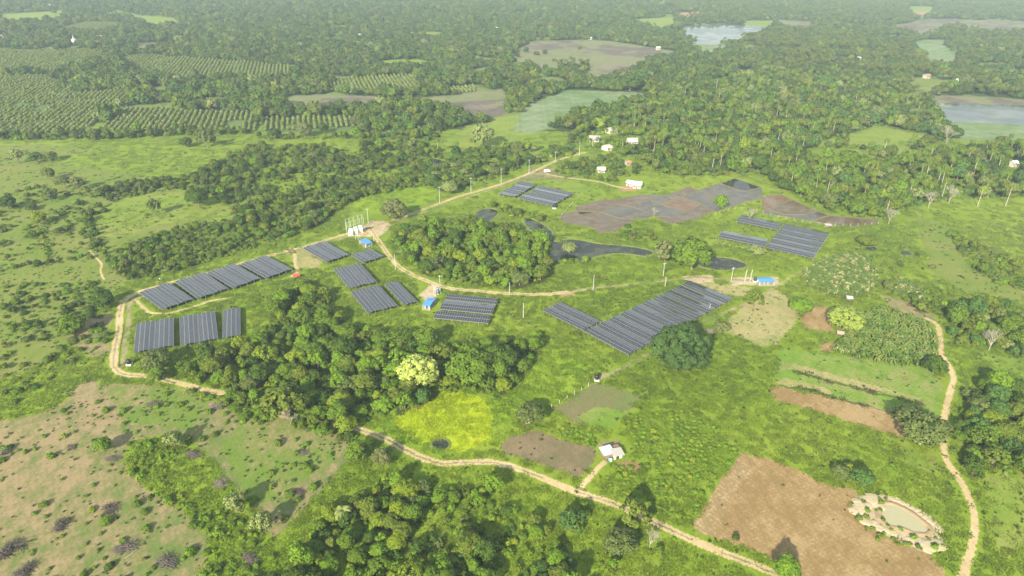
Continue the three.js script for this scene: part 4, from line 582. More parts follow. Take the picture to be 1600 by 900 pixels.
{
  const r = rngOf(99), pick = (w) => { let t = 0; for (const k in w) t += w[k]; let q = r() * t; for (const k in w) if ((q -= w[k]) <= 0) return k; return Object.keys(w)[0]; };
  for (const [name, flat, gap, [r0, r1], mix, shrubs, palms] of woods) {
    const poly = pts(flat, (r0 + r1) * 0.5 * (shrubs > 0.7 ? 0.4 : 0.95)), xs = poly.map((p) => p[0]), zs = poly.map((p) => p[1]);
    const X0 = Math.min(...xs), X1 = Math.max(...xs), Z0 = Math.min(...zs), Z1 = Math.max(...zs);
    const list = [];
    for (let z = Z0; z < Z1; z += gap * 0.8) for (let x = X0; x < X1; x += gap * 0.8) list.push([x + (r() - 0.5) * gap, z + (r() - 0.5) * gap, r(), r(), r(), r()]);
    if (shrubs < 0.7) for (let z = Z0; z < Z1; z += 2.7) for (let x = X0; x < X1; x += 2.7) { const X = x + (r() - 0.5) * 2.4, Z = z + (r() - 0.5) * 2.4; if (inside(poly, X, Z) && !blockedAt(X, Z) && ![MEADOW, MARSH, PADDY, MUD, TAN].includes(coverAt(X, Z)) && r() < (Z > -420 ? 0.6 : 0.35)) under.push({ x: X, z: Z, R: 0.7 + 1.1 * r() * r(), hv: 0.8 + 0.9 * r(), turn: r() * 6.28, tint: pick(mix), depth: 1 }); }
    for (const [x, z, a, b, c, d] of list) {
      if (!inside(poly, x, z) || blockedAt(x, z)) continue;
      if (/^(right|far|trees|bushes above)/.test(name) && [MEADOW, MARSH, PADDY, MUD, TAN, WATER].includes(coverAt(x, z))) continue;
      if (noise(x, z, 20, tileC) < (/thicket|scrub|right forest|far right|teak|trees round/.test(name) ? 0.40 : /shrub belt/.test(name) ? 0.38 : /clearing|weeds/.test(name) ? 0.45 : /pasture scrub/.test(name) ? 0.42 : /pasture|hedge/.test(name) ? 0 : /bottom wood/.test(name) ? 0.3 : 0.12) + (a - 0.5) * 0.1) continue;
      const clump = noise(x, z, 16, tileB), R = lerp(r0 * 0.8, r1, clamp(Math.pow(a, 1.3) * 0.9 + (clump - 0.42) * 0.7)), kind = b < palms ? 'palm' : b < palms + shrubs ? 'shrub' : 'tree', rad = kind === 'palm' ? 2 : kind === 'shrub' ? R * 0.7 : R;
      if (!free(x, z, rad, 0.58)) continue;
      if (kind === 'tree') { let bad = false; for (let q = 0; q < 6; q++) if (blockedAt(x + Math.cos(q) * R * 0.8, z + Math.sin(q) * R * 0.8)) bad = true; if (bad) continue; }
      occupy(x, z, rad);
      wild[kind].push({ sx: 0.82 + 0.36 * r(), sz: 0.82 + 0.36 * r(), x, z, R: kind === 'shrub' ? R * 0.8 : R, hv: (0.75 + 0.5 * c) * (/thicket|scrub/.test(name) ? 0.8 : /bottom|central|loop/.test(name) ? 0.88 : 1), tint: pick(mix), turn: d * 6.283, wood: name, s: Math.floor(c * 997), depth: depthOf(V(x, 0, z)) });
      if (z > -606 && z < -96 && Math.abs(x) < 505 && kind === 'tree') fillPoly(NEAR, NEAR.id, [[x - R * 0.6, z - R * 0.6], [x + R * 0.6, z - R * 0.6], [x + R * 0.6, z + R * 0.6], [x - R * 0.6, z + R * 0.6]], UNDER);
    }
  }
}
{ const r = rngOf(4321); for (let z = -118; z > -430; z -= 1.9) { const half = 0.76 * (-z * 0.9 + 75) + 8; for (let x = -half; x < half; x += 1.9) { const X = x + (r() - 0.5) * 1.9, Z = z + (r() - 0.5) * 1.9, id = coverAt(X, Z); if (![LUSH, FRESH, MEADOW, UNDER].includes(id) || blockedAt(X, Z)) continue; const n = noise(X, Z, 13, tileC) * 0.6 + noise(X, Z, 3, tileB) * 0.4; if (r() > 0.012 + 0.5 * smooth(0.54, 0.72, n)) continue; under.push({ x: X, z: Z, R: 0.25 + 0.55 * r() * r(), hv: 0.5 + 0.6 * r(), turn: r() * 6.28, tint: ['mid', 'bright', 'bright', 'yellow', 'olive', 'mid'][Math.floor(r() * 6)], depth: 1 }); } } }
const inFrame = (p, m) => { const s = screenOf(V(p.x, p.R ?? 0, p.z)); return p.z < -60 && s[0] > -m && s[0] < 1600 + m && s[1] > -m && s[1] < 900 + m; };
function rank(list, limit, pxRadius) { for (const p of list) p.size = p.R / p.depth; const near = list.filter((p) => inFrame(p, 10)).sort((a, b) => b.size - a.size).slice(0, limit), set = new Set(near); return [near, list.filter((p) => !set.has(p) && inFrame(p, 120))]; }
const colorOf = (tint, r) => { const t = TINTS[tint], k = 0.82 + 0.36 * r(); return new THREE.Color().setRGB(t[0] * k * (0.92 + 0.16 * r()), t[1] * k, t[2] * k); };
function instances(name, geometries, list, put, label, category, material = whiteMat) {   // a mass nobody could count, several shapes
  const g = new THREE.Group(); g.name = numbered(name); tag(g, label, category, null, 'stuff'); scene.add(g);
  geometries.forEach((geo, k) => {
    const mine = list.filter((_, i) => i % geometries.length === k); if (!mine.length) return;
    const im = new THREE.InstancedMesh(geo, material, mine.length), m = new THREE.Matrix4(), e = new THREE.Euler(), q = new THREE.Quaternion(), p = V(0, 0, 0), s = V(1, 1, 1), c = new THREE.Color();
    mine.forEach((o, i) => { put(o, p, e.set(0, 0, 0), s, c); im.setMatrixAt(i, m.compose(p, q.setFromEuler(e), s)); im.setColorAt(i, c); });
    im.name = 'foliage'; im.castShadow = im.receiveShadow = true; g.add(im);
  });
  return g;
}
{
  const r = rngOf(7);
  const [trees, moreTrees] = rank(wild.tree, 235), [shrubs, moreShrubs] = rank(wild.shrub, 290), [palms, morePalms] = rank(wild.palm, 120);
  for (const p of trees) { const sizes = p.R > 4.4 ? 'large' : p.R < 2.8 ? 'small' : ''; addTree({ ...p, shape: CROWN[p.s % 12], trunk: p.s, label: `${sizes ? sizes + ' ' : ''}${tintWords[p.tint]} tree in the ${p.wood}, ${besides(V(p.x, 0, p.z))}` }); }
  for (const p of shrubs) { const m = new THREE.Mesh(BUSH[p.s % 4], TM[p.tint]); m.name = numbered('shrub'); m.position.set(p.x, -0.02, p.z); m.rotation.y = p.turn; m.scale.set(p.R * p.sx, p.R * p.hv, p.R * p.sz); m.castShadow = m.receiveShadow = true; plantLabel(m, `${p.R > 1.4 ? 'large ' : p.R < 0.8 ? 'small ' : ''}${tintWords[p.tint]} shrub, ${besides(m.position)}`, 'shrub'); scene.add(m); }
  const putTree = (o, p, e, s, c) => { p.set(o.x, 0, o.z); e.y = o.turn; s.set(o.R * (o.sx ?? 1), o.R * o.hv, o.R * (o.sz ?? 1)); c.copy(colorOf(o.tint, r)); };
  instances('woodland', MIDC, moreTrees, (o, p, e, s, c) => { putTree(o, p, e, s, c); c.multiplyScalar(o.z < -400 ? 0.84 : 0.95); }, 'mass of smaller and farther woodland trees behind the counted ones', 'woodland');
  instances('scrub', BUSHM, [...moreShrubs, ...under.filter((p) => inFrame(p, 60))], putTree, 'mass of small scrub bushes too far to count', 'scrub');
  // palms
  const palmTrunk = rod(V(0, 0, 0), V(0.05, 1, 0), 0.02, 0.013, 6);
  const palm = (p, label, H, crownR, tint, shape) => { const g = new THREE.Group(); g.name = numbered('palm_tree'); g.position.set(p.x, 0, p.z); g.rotation.y = p.turn ?? 1; const t = part('trunk', palmTrunk, paleBark, g); t.scale.setScalar(H); const c = part('fronds', shape, TM[tint], g); c.position.set(0.05 * H, H, 0); c.scale.setScalar(crownR); plantLabel(g, label, 'palm'); scene.add(g); };
  for (const p of palms) palm(p, `slender ${tintWords[p.tint] ?? 'green'} palm in the ${p.wood}, ${besides(V(p.x, 0, p.z))}`, 8 + 5 * p.hv, 3.4, p.s % 3 ? 'mid' : 'olive', PALMC[p.s % 2]);
  for (const [px, py, h, tint, label] of [[1471, 310, 30, 'olive', 'slender palm at the left of the right-hand palms'], [1527, 323, 30, 'yellow', 'yellowing palm standing in front of the right-hand palms'], [1571, 322, 32, 'olive', 'tall palm right of the yellowing palm'], [1462, 296, 30, 'mid', 'tall palm behind the left end of the right-hand palms'], [1537, 308, 26, 'olive', 'palm behind the yellowing palm'], [1567, 300, 30, 'mid', 'green palm behind the tall right-hand palm']]) { const p = at(px, py), k = metresPerPx(px, py); palm(p, label, h * k, 3.6, tint, PALMC[0]); }
  { const p = at(537, 818), k = metresPerPx(537, 818); palm(p, 'pale fan palm among the trees of the bottom wood', 5, 5, 'pale', FANPALM); }
  instances('palm_grove', PALMC, morePalms, (o, p, e, s, c) => { p.set(o.x, 8 + 4 * o.hv, o.z); e.y = o.turn; s.setScalar(3.4); c.copy(colorOf(o.s % 3 ? 'mid' : 'olive', r)); }, 'mass of farther coconut palms in the right forest', 'palms');

  // the forest that fills the distance
  const forest = [], farPalms = [];
  for (let z = -395; z > -3300;) {
    const step = z > -1500 ? 7.6 : 10; z -= step;
    const half = 0.80 * (-z * 0.9 + 80) + 60;
    for (let x = -half; x < half; x += step) {
      const X = x + (r() - 0.5) * step, Z = z + (r() - 0.5) * step, id = coverAt(X, Z), far = Z < -608;
      let keep = id === FOREST ? 0.93 : far && (id === MEADOW || id === LUSH || id === PADDY) ? 0.006 : 0;
      if (id === FOREST && far) { const n = noise(X, Z, 45, tileC); if (n < 0.42) keep = 0.10 + 0.2 * smooth(0.36, 0.42, n); }
      if (r() > keep || !free(X, Z, 3, 0.8)) continue;
      const s = screenOf(V(X, 6, Z)); if (s[0] < -30 || s[0] > 1630 || s[1] < -60) continue;
      const big = noise(X, Z, 26, tileB), east = clamp((X + 200) / 600) * 0.45 + 0.12, o = { x: X, z: Z, R: (2.6 + 3.6 * r() * r() + 2.4 * big) * (far ? 1 : 0.8), hv: 0.7 + 0.5 * r(), turn: r() * 6.28, tint: ['dark', 'dark', 'mid', 'dark', 'olive', 'blue', 'dark', 'mid', 'dark', 'olive', 'grey2', r() < 0.35 ? 'yellow' : 'mid', r() < 0.2 ? 'pale' : 'dark'][Math.floor(r() * 13)] };
      if (noise(X + 400, Z, 60, tileA) > 0.80 - east * 0.6 && r() < 0.5) farPalms.push(o); else forest.push(o);
    }
  }
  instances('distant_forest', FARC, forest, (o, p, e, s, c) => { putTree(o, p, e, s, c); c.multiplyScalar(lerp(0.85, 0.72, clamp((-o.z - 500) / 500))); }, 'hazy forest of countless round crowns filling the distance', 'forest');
  instances('distant_palms', PALMC, farPalms, (o, p, e, s, c) => { p.set(o.x, 7 + 5 * o.hv, o.z); e.y = o.turn; s.setScalar(3.8); c.copy(colorOf(o.tint === 'pale' ? 'grey2' : 'olive', r)).multiplyScalar(0.7); }, 'coconut palms scattered through the distant forest', 'palms');
  console.log('trees', trees.length, moreTrees.length, 'shrubs', shrubs.length, moreShrubs.length, 'palms', palms.length, morePalms.length, 'forest', forest.length, farPalms.length);

  // plantation rows
  const rows = [], dirA = -0.29;
  for (let i = -260; i < 260; i++) for (let k = 0; k < 420; k++) {
    const u = i * 4.9, v = k * 2.5, X = -430 + u * Math.cos(dirA) + v * Math.sin(dirA), Z = -560 - v * Math.cos(dirA) + u * Math.sin(dirA);
    if (coverAt(X, Z) !== ROWS || r() < 0.16 || noise(X, Z, 30, tileC) < 0.28) continue;
    const s = screenOf(V(X, 2, Z)); if (s[0] < -30 || s[0] > 1620 || s[1] < -20) continue;
    rows.push({ x: X + (r() - 0.5) * 0.8, z: Z + (r() - 0.5) * 0.8, R: 1.0 + 0.6 * r(), hv: 1.0 + 0.4 * r(), turn: r() * 6, tint: ['pale', 'pale', 'yellow', 'pale'][Math.floor(r() * 4)] });
  }
  instances('teak_plantation', FARC.slice(0, 2), rows, (o, p, e, s, c) => { putTree(o, p, e, s, c); c.multiplyScalar(0.92); }, 'young plantation trees in straight rows on the far left', 'plantation');
  console.log('rows', rows.length);
}
settleGroups();

// ---------------------------------------------------------------- grass, crops, banana plants
{
  const r = rngOf(555), c3 = [0, 0, 0];
  const tall = [1, 2, 3].map((s) => tuftGeo(30 + s, { n: 60, size: 4.6, blades: 3, h: 0.26, w: 0.13, lean: 0.42, broad: true })), low = [1, 2].map((s) => tuftGeo(40 + s, { n: 46, size: 4.6, blades: 3, h: 0.16, w: 0.12, lean: 0.3, broad: true }));
  const tallList = [], lowList = [];
  const want = { [LUSH]: 0.85, [BRIGHT]: 0.85, [FRESH]: 0.85, [PASTURE]: 0, [TAN]: 0, [DRYGREEN]: 0, [PLOUGHED]: 0, [MEADOW]: 0.4, [CROP]: 0.08, [GARDEN]: 0, [UNDER]: 0.9, [STRAW]: 0, [MARSH]: 0.3, [FOREST]: 0.4, [TRACK]: 0.1 };
  for (let z = -118; z > -640;) {
    const step = z > -330 ? 2.6 : 3.8; z -= step; const half = 0.76 * (-z * 0.9 + 75) + 12;
    for (let x = -half; x < half; x += step) {
      const X = x + (r() - 0.5) * step, Z = z + (r() - 0.5) * step, id = coverAt(X, Z), n = noise(X, Z, 9, tileB);
      const b = lookup(NEAR, NEAR.block, X, Z); if (b === 1 || r() > (want[id] ?? 0) * (Z < -420 ? 0.55 : 1)) continue;
      if (blockedAt(X + 1.4, Z) && b !== 2 || blockedAt(X - 1.4, Z) && b !== 2) { if (r() < 0.6) continue; }
      groundColor(id, X, Z, c3); const k = 1.25 + 0.7 * r();
      const o = { x: X, z: Z, turn: r() * 6.28, s: step / 2.9 * (0.8 + 0.4 * r()), h: (b === 2 ? 0.7 : 0.5 + 1.1 * n) * (Z < -420 ? 0.6 : 1), c: [c3[0] * k, c3[1] * k, c3[2] * k] };
      ((id === LUSH || id === BRIGHT || id === FRESH || id === UNDER) ? tallList : lowList).push(o);
    }
  }
  const put = (o, p, e, s, c) => { p.set(o.x, 0, o.z); e.y = o.turn; s.set(o.s, o.h, o.s); c.setRGB(...o.c); };
  // single clumps on bare and grazed land
  const clumps = [1, 2, 3].map((k) => tuftGeo(80 + k, { n: 16, size: 1.1, blades: 3, h: 0.26, w: 0.1, lean: 0.2, broad: true })), clumpList = [], often = { [TAN]: 0.11, [DRYGREEN]: 0.22, [PASTURE]: 0.24, [PLOUGHED]: 0.016, [STUBBLE]: 0.02, [STRAW]: 0.12, [MEADOW]: 0.12, [OLIVESOIL]: 0.10, [LUSH]: 0.10, [CROP]: 0.04, [ROAD]: 0.01, [TRACK]: 0.2, [SAND]: 0.03 };
  for (let z = -118; z > -560; z -= z > -330 ? 1.5 : 3) { const half = 0.76 * (-z * 0.9 + 75) + 8, st = z > -330 ? 1.5 : 3; for (let x = -half; x < half; x += st) { const X = x + (r() - 0.5) * st, Z = z + (r() - 0.5) * st, id = coverAt(X, Z), w = often[id]; if (!w || lookup(NEAR, NEAR.block, X, Z) === 1 && id !== ROAD || r() > w * (0.2 + 2.2 * smooth(0.35, 0.75, noise(X, Z, 7, tileA)))) continue; const k = 0.75 + 0.6 * r(), dry = r() < 0.25; clumpList.push({ x: X, z: Z, turn: r() * 6.28, s: (0.5 + 1.5 * r() * r()) * st / 1.6, h: 0.6 + 1.2 * r(), c: dry ? [.20 * k, .20 * k, .07 * k] : [.12 * k, .205 * k, .032 * k] }); } }
  instances('grass', clumps, clumpList, put, 'scattered grass clumps on the bare and grazed land', 'grass', grassMat);
  instances('grass', tall, tallList, put, 'tall green grass covering the open land', 'grass', grassMat);
  instances('grass', low, lowList, put, 'short dry and green grass on pasture and clearings', 'grass', grassMat);
  console.log('grass', tallList.length, lowList.length);

  // leafy low crop right of the hut, and its yellow flowers are part of it
  const beds = [];
  const bed = pts([962, 672, 1005, 642, 1060, 640, 1100, 655, 1160, 690, 1150, 712, 1110, 765, 1078, 812, 1020, 795, 960, 768, 940, 752, 960, 730, 975, 712, 975, 690]), bed2 = pts([835, 668, 862, 662, 960, 690, 955, 705, 930, 700]);
  for (const [poly, gap] of [[bed, 1.9], [bed2, 1.6]]) { const xs = poly.map((p) => p[0]), zs = poly.map((p) => p[1]); for (let z = Math.min(...zs); z < Math.max(...zs); z += gap) for (let x = Math.min(...xs); x < Math.max(...xs); x += gap) { const X = x + (r() - 0.5) * gap, Z = z + (r() - 0.5) * gap; if (!inside(poly, X, Z) || blockedAt(X, Z) || noise(X, Z, 5, tileC) < 0.42) continue; beds.push({ x: X, z: Z, turn: r() * 6.28, s: 0.35 + 0.75 * r() * r() + 0.15, h: 0.5 + 0.4 * r(), tint: ['bright', 'mid', 'yellow', 'bright'][Math.floor(r() * 4)] }); } }
  instances('leafy_crop', BUSHM, beds, (o, p, e, s, c) => { p.set(o.x, 0, o.z); e.y = o.turn; s.set(o.s, o.s * o.h, o.s); c.copy(colorOf(o.tint, r)).multiplyScalar(1.05); }, 'broad-leaved vegetable crop growing right of the tin-roofed hut', 'crop');
  // seedlings in the two garden plots
  const seed = tuftGeo(60, { n: 3, size: 0.5, blades: 4, h: 0.16, w: 0.12, lean: 0.25 }), sl = [];
  for (const f of [fields[4][3], fields[2][3]]) { const poly = pts(f), xs = poly.map((p) => p[0]), zs = poly.map((p) => p[1]); for (let z = Math.min(...zs); z < Math.max(...zs); z += 1.25) for (let x = Math.min(...xs); x < Math.max(...xs); x += 0.95) { const X = x + z * 0.4 % 0.95 + (r() - 0.5) * 0.25, Z = z + (r() - 0.5) * 0.25; if (inside(poly, X, Z) && r() < 0.75) sl.push({ x: X, z: Z, turn: r() * 6, s: 0.8 + 0.6 * r(), h: 0.7 + 0.6 * r(), tint: r() < 0.5 ? 'bright' : 'yellow' }); } }
  instances('seedling_crop', [seed], sl, (o, p, e, s, c) => { p.set(o.x, 0, o.z); e.y = o.turn; s.set(o.s, o.h, o.s); c.copy(colorOf(o.tint, r)).multiplyScalar(1.5); }, 'small seedlings planted in lines on the garden and striped field', 'crop');
  // maize
  const maizeGeo = [1, 2, 3].map((s) => frondCrown(70 + s, 8, 1.15, 1.1, 0.14, 1.5)), maize = [];
  for (const f of [[1253, 425, 1290, 405, 1320, 397, 1355, 402, 1368, 425, 1370, 450, 1340, 465, 1300, 462, 1262, 448], [1375, 442, 1412, 438, 1446, 455, 1442, 470, 1400, 462]]) { const poly = pts(f), xs = poly.map((p) => p[0]), zs = poly.map((p) => p[1]); for (let z = Math.min(...zs); z < Math.max(...zs); z += 1.35) for (let x = Math.min(...xs); x < Math.max(...xs); x += 1.25) { const X = x + (r() - 0.5) * 0.7, Z = z + (r() - 0.5) * 0.6; if (inside(poly, X, Z) && r() < 0.85) maize.push({ x: X, z: Z, turn: r() * 6.28, s: 0.85 + 0.5 * r() }); } }
  instances('maize', maizeGeo, maize, (o, p, e, s, c) => { p.set(o.x, 0, o.z); e.y = o.turn; s.setScalar(o.s * 1.35); const k = 0.8 + 0.5 * r(); r() < 0.16 ? c.setRGB(.27 * k, .27 * k, .125 * k) : c.setRGB(.085 * k, .140 * k, .030 * k); }, 'field of maize with pale tassels below the right array', 'maize');
  // banana plants, each a thing
  const poly = pts([1302, 548, 1335, 500, 1368, 485, 1400, 492, 1440, 502, 1458, 520, 1462, 555, 1440, 572, 1390, 568, 1340, 560]), xs = poly.map((p) => p[0]), zs = poly.map((p) => p[1]), spots = [];
  for (let z = Math.min(...zs); z < Math.max(...zs); z += 2.7) for (let x = Math.min(...xs); x < Math.max(...xs); x += 2.7) { const X = x + (r() - 0.5) * 1.8, Z = z + (r() - 0.5) * 1.8; if (inside(poly, X, Z)) spots.push([X, Z]); }
  spots.sort((a, b) => b[1] - a[1]);
  const bm = ['bright', 'mid', 'pale'].map((k, i) => leafMat([[.095, .150, .026], [.066, .118, .020], [.150, .190, .050]][i], { roughness: 0.4 })), stemMat = mat(.16, .17, .07);
  const protos = bm.map((m, i) => { const g = new THREE.Group(); part('stem', BANANASTEM, stemMat, g); part('leaves', BANANAC[i], m, g); return g; });
  spots.slice(0, 295).forEach(([x, z]) => { const g = protos[Math.floor(r() * 2.9)].clone(); g.name = numbered('banana_plant'); g.position.set(x, 0, z); g.rotation.y = r() * 6.28; g.scale.setScalar(0.85 + 0.55 * r()); tag(g, 'banana plant with broad arching leaves in the plantation', 'banana plant', 'banana plants in the plantation'); scene.add(g); });
  if (spots.length > 295) instances('banana_grove', BANANAC, spots.slice(295).map(([x, z]) => ({ x, z })), (o, p, e, s, c) => { p.set(o.x, 0, o.z); e.y = r() * 6.28; s.setScalar(0.75 + 0.5 * r()); c.setRGB(.085, .150, .035); }, 'farther banana plants at the back of the plantation', 'bananas');
  console.log('banana', spots.length, 'maize', maize.length, 'beds', beds.length, sl.length);
}

// ---------------------------------------------------------------- solar arrays
const moduleTex = (() => {                                    // cells and frame of one module
  const w = 32, h = 64, d = new Uint8Array(w * h * 4);
  for (let y = 0; y < h; y++) for (let x = 0; x < w; x++) { const edge = x < 1 || x >= w - 1 || y < 2 || y >= h - 2, line = x % 5 === 0 || y % 5 === 2 || y === 32, c = edge ? [.36, .37, .38] : line ? [.032, .035, .042] : [.018, .020, .027]; for (let k = 0; k < 3; k++) d[(y * w + x) * 4 + k] = lut[c[k] * 4096 | 0]; d[(y * w + x) * 4 + 3] = 255; }
  const t = new THREE.DataTexture(d, w, h); t.colorSpace = THREE.SRGBColorSpace; t.magFilter = THREE.LinearFilter; t.minFilter = THREE.LinearMipmapLinearFilter; t.generateMipmaps = true; t.needsUpdate = true; return t;
})();
const steel = mat(.42, .43, .44, 0.5, { metalness: 0.6 }), concrete = mat(.46, .45, .42), whitePaint = mat(.72, .73, .72, 0.55), blueSheet = mat(.075, .255, .62, 0.5), dusk = mat(.12, .11, .10);
const moduleMats = [0.12, 0.16].map((rough) => new THREE.MeshPhysicalMaterial({ map: moduleTex, roughness: rough, ior: 1.5, clearcoat: 0.5, clearcoatRoughness: 0.08 }));
const rS = rngOf(314), slabMat = mat(.30, .27, .22), greyPaint = mat(.42, .42, .40, 0.6);
for (const a of arrays) {
  const [, n, label] = a, g = thing('solar_array', a.c, a.turn, label, 'solar array', 'solar arrays of the power plant');
  const sw = a.U / n, lowY = 1.75, rise = sw * (/road|left|middle|narrow|transformer/.test(label) && !/two-row|uppermost|largest/.test(label) ? 0.12 : 0.135), start = /two-row|uppermost/.test(label) ? 2 : 0, level = (k) => lowY + [0, 1, 2, 1][(k + start) % 4] * rise, rowsN = Math.max(4, Math.round(a.W / 1.14)), mw = a.W / rowsN;
  const gap = /largest|right solar|two-row|small upper|small lower|short/.test(label) ? 0.75 : 0.12;
  for (let k = 0; k < n; k++) {
    const e0 = (k + start) % 4 === 0 && k ? gap / 2 : 0, e1 = (k + start) % 4 === 3 && k < n - 1 ? gap / 2 : 0, x0 = -a.U / 2 + k * sw + e0, y0 = level(k), y1 = level(k + 1), wk = sw - e0 - e1, len = Math.hypot(wk, y1 - y0), tilt = Math.atan2(y1 - y0, wk), list = [];
    for (let j = 0; j < rowsN; j++) { const m = new THREE.BoxGeometry(len - 0.09, 0.045, mw - 0.03); m.rotateZ(tilt + (rS() - 0.5) * 0.012); m.translate(x0 + wk / 2, (y0 + y1) / 2 + (rS() - 0.5) * 0.015, -a.W / 2 + (j + 0.5) * mw); list.push(m); }
    part('panel_row', merged(list), moduleMats[k % 2], g);
  }
  const f = [], posts = Math.max(3, Math.round(a.W / 4.4));
  for (let k = 0; k <= n; k++) f.push(box(0.09, 0.12, a.W - 0.1, -a.U / 2 + Math.min(Math.max(k * sw, 0.1), a.U - 0.1), level(k) - 0.14, 0));
  part('purlins', merged(f), steel, g);
  const p = []; for (let k = 0; k <= n; k += 2) for (let j = 0; j <= posts; j++) p.push(box(0.14, level(k) - 0.2, 0.14, -a.U / 2 + Math.min(Math.max(k * sw, 0.15), a.U - 0.15), (level(k) - 0.2) / 2, lerp(-a.W / 2 + 0.2, a.W / 2 - 0.2, j / posts)));
  part('posts', merged(p), steel, g);
}

// ---------------------------------------------------------------- poles, yards, sheds
const span = (x0, y0, x1, y1) => { const p = at(x1, y1); return { p, h: (y1 - y0) * metresPerPx(x1, y1) / Math.cos(0.47 - Math.atan((y1 - 450) / 1067)) }; };
for (const [x0, y0, x1, y1, label, arms] of [
  [574.5, 328, 575.5, 349, 'thick concrete power pole beside the transformer yard', 1], [686.7, 295, 687, 317, 'pale power pole left of the pale bushy tree on the upper road', 1], [736, 281, 736, 301, 'power pole on the upper road right of the pale bushy tree', 1], [782.5, 267, 783, 286, 'power pole on the upper road above the uppermost arrays', 1], [826, 253, 826.5, 271, 'power pole just left of the road fork', 1], [867, 240, 867.5, 254, 'power pole just behind the road fork', 1], [904.5, 227, 905, 244, 'power pole at the far end of the dirt road', 1],
  [615, 399, 618, 421, 'white pole on the curve of the road above the middle arrays', 0], [583.5, 366, 584.5, 378, 'short white post beside the blue roof of the transformer yard', 0], [686, 430, 687.5, 449, 'power pole with cross-arm behind the small blue-roofed shed', 1], [795.5, 442, 796, 458, 'pole on the road above the two-row array', 0], [925.5, 430, 926.5, 454, 'pole on the grassy track above the short array', 0], [1036, 411, 1036, 432, 'pole in front of the big pond tree', 1], [1039.5, 434, 1039, 448, 'thin pole on the grass above the largest array', 0], [1143.7, 418, 1142, 441, 'leaning pole with a short arm left of the long blue shed', 1], [817, 473, 817.5, 498, 'thin grey pole right of the two-row array', 0], [1107, 475, 1108, 487, 'white pole at the right edge of the largest array', 0], [936, 190, 936.3, 206, 'white pole beside the left white house', 0],
]) {
  const { p, h } = span(x0, y0, x1, y1), g = thing('utility_pole', p, 0.35, label, 'pole', 'poles along the roads');
  part('shaft', rod(V(0, -0.2, 0), V(0, h, 0), 0.17, 0.11, 8), concrete, g);
  if (arms) { const c = part('cross_arm', box(1.9, 0.14, 0.14, 0, h - 0.55, 0.14), concrete, g); for (const s of [-0.8, 0, 0.8]) part('insulator', rod(V(s, h - 0.48, 0.14), V(s, h - 0.18, 0.14), 0.07, 0.04, 6), whitePaint, c); }
  else part('cap', box(0.3, 0.2, 0.3, 0, h, 0), concrete, g);
}
function shed(flat, h, label, turnHint) {                      // a low-pitched blue roof over equipment
  const P = [0, 1, 2, 3].map((i) => at(flat[i * 2], flat[i * 2 + 1], h)), c = P[0].clone().add(P[1]).add(P[2]).add(P[3]).multiplyScalar(0.25), u = P[1].clone().sub(P[0]).add(P[2]).sub(P[3]).multiplyScalar(0.5), v = P[3].clone().sub(P[0]).add(P[2]).sub(P[1]).multiplyScalar(0.5);
  const L = u.length(), W = v.length(), g = thing('equipment_shed', V(c.x, 0, c.z), Math.atan2(-u.z, u.x), label, 'shed');
  part('floor_slab', box(L + 0.2, 0.25, W + 0.2, 0, 0.125, 0), slabMat, g);
  const roof = new THREE.Group(); roof.name = 'roof'; g.add(roof);
  const n = Math.round(L / 1.0), half = Math.hypot(W / 2, 0.45), t = Math.atan2(0.45, W / 2);
  for (const s of [-1, 1]) for (let i = 0; i < n; i++) { const q = new THREE.BoxGeometry(L / n - 0.03, 0.05, half); q.rotateX(s * t); q.translate(-L / 2 + (i + 0.5) * L / n, h + (i % 2) * 0.02, s * W / 4); part('roof_sheet', q, blueSheet, roof); }
  part('ridge_cap', box(L, 0.08, 0.35, 0, h + 0.25, 0), blueSheet, roof);
  for (const x of [-L / 2 + 0.3, L / 2 - 0.3]) for (const z of [-W / 2 + 0.3, W / 2 - 0.3]) part('post', box(0.22, h - 0.5, 0.22, x, (h - 0.5) / 2 + 0.2, z), concrete, g);
  part('back_wall', box(L - 0.7, h - 0.7, 0.16, 0, (h - 0.7) / 2 + 0.3, -W / 2 + 0.35), greyPaint, g);
  for (let i = 0; i < Math.max(2, Math.floor(L / 2.2)); i++) { const x = -L / 2 + 1.1 + i * 2.1; if (x > L / 2 - 0.6) break; const k = part('cabinet', box(1.1, 1.7, 0.7, x, 1.15, W / 2 - 1.3), greyPaint, g); part('cabinet_door', box(0.9, 1.4, 0.04, x, 1.15, W / 2 - 0.93), steel, k); }
  return g;
}
shed([561.5, 374.5, 571.5, 371.5, 581, 378.5, 570, 381.5], 2.5, 'small blue-roofed shed in front of the transformer yard');
shed([668.5, 464, 681, 465.5, 672, 478.5, 660.5, 476.5], 2.5, 'blue-roofed shed on a pale yard left of the two-row array');
shed([1183.5, 433.3, 1207, 432.8, 1209, 439.6, 1184.5, 439.8], 2.6, 'long blue-roofed shed at the end of the grassy track');
function transformer(p, s, label, m) {
  const g = thing('transformer', p, 0.3, label, 'transformer');
  part('tank', box(1.5 * s, 1.5 * s, 1.1 * s, 0, 1.0 * s, 0), m, g); part('plinth', box(2 * s, 0.25, 1.6 * s, 0, 0.125, 0), concrete, g);
  for (const k of [-1, 1]) { const f = []; for (let i = 0; i < 6; i++) f.push(box(0.1 * s, 1.2 * s, 0.4 * s, (-0.6 + i * 0.24) * s, 1.0 * s, k * 0.76 * s)); part('cooling_fins', merged(f), m, g); }
  part('oil_tank', rod(V(-0.6 * s, 2.15 * s, -0.2 * s), V(0.7 * s, 2.15 * s, -0.2 * s), 0.26 * s, 0.26 * s, 10), m, g);
  for (const x of [-0.45, 0, 0.45]) part('bushing', rod(V(x * s, 1.72 * s, 0.25 * s), V(x * s, 2.35 * s, 0.25 * s), 0.1 * s, 0.06 * s, 7), concrete, g);
}
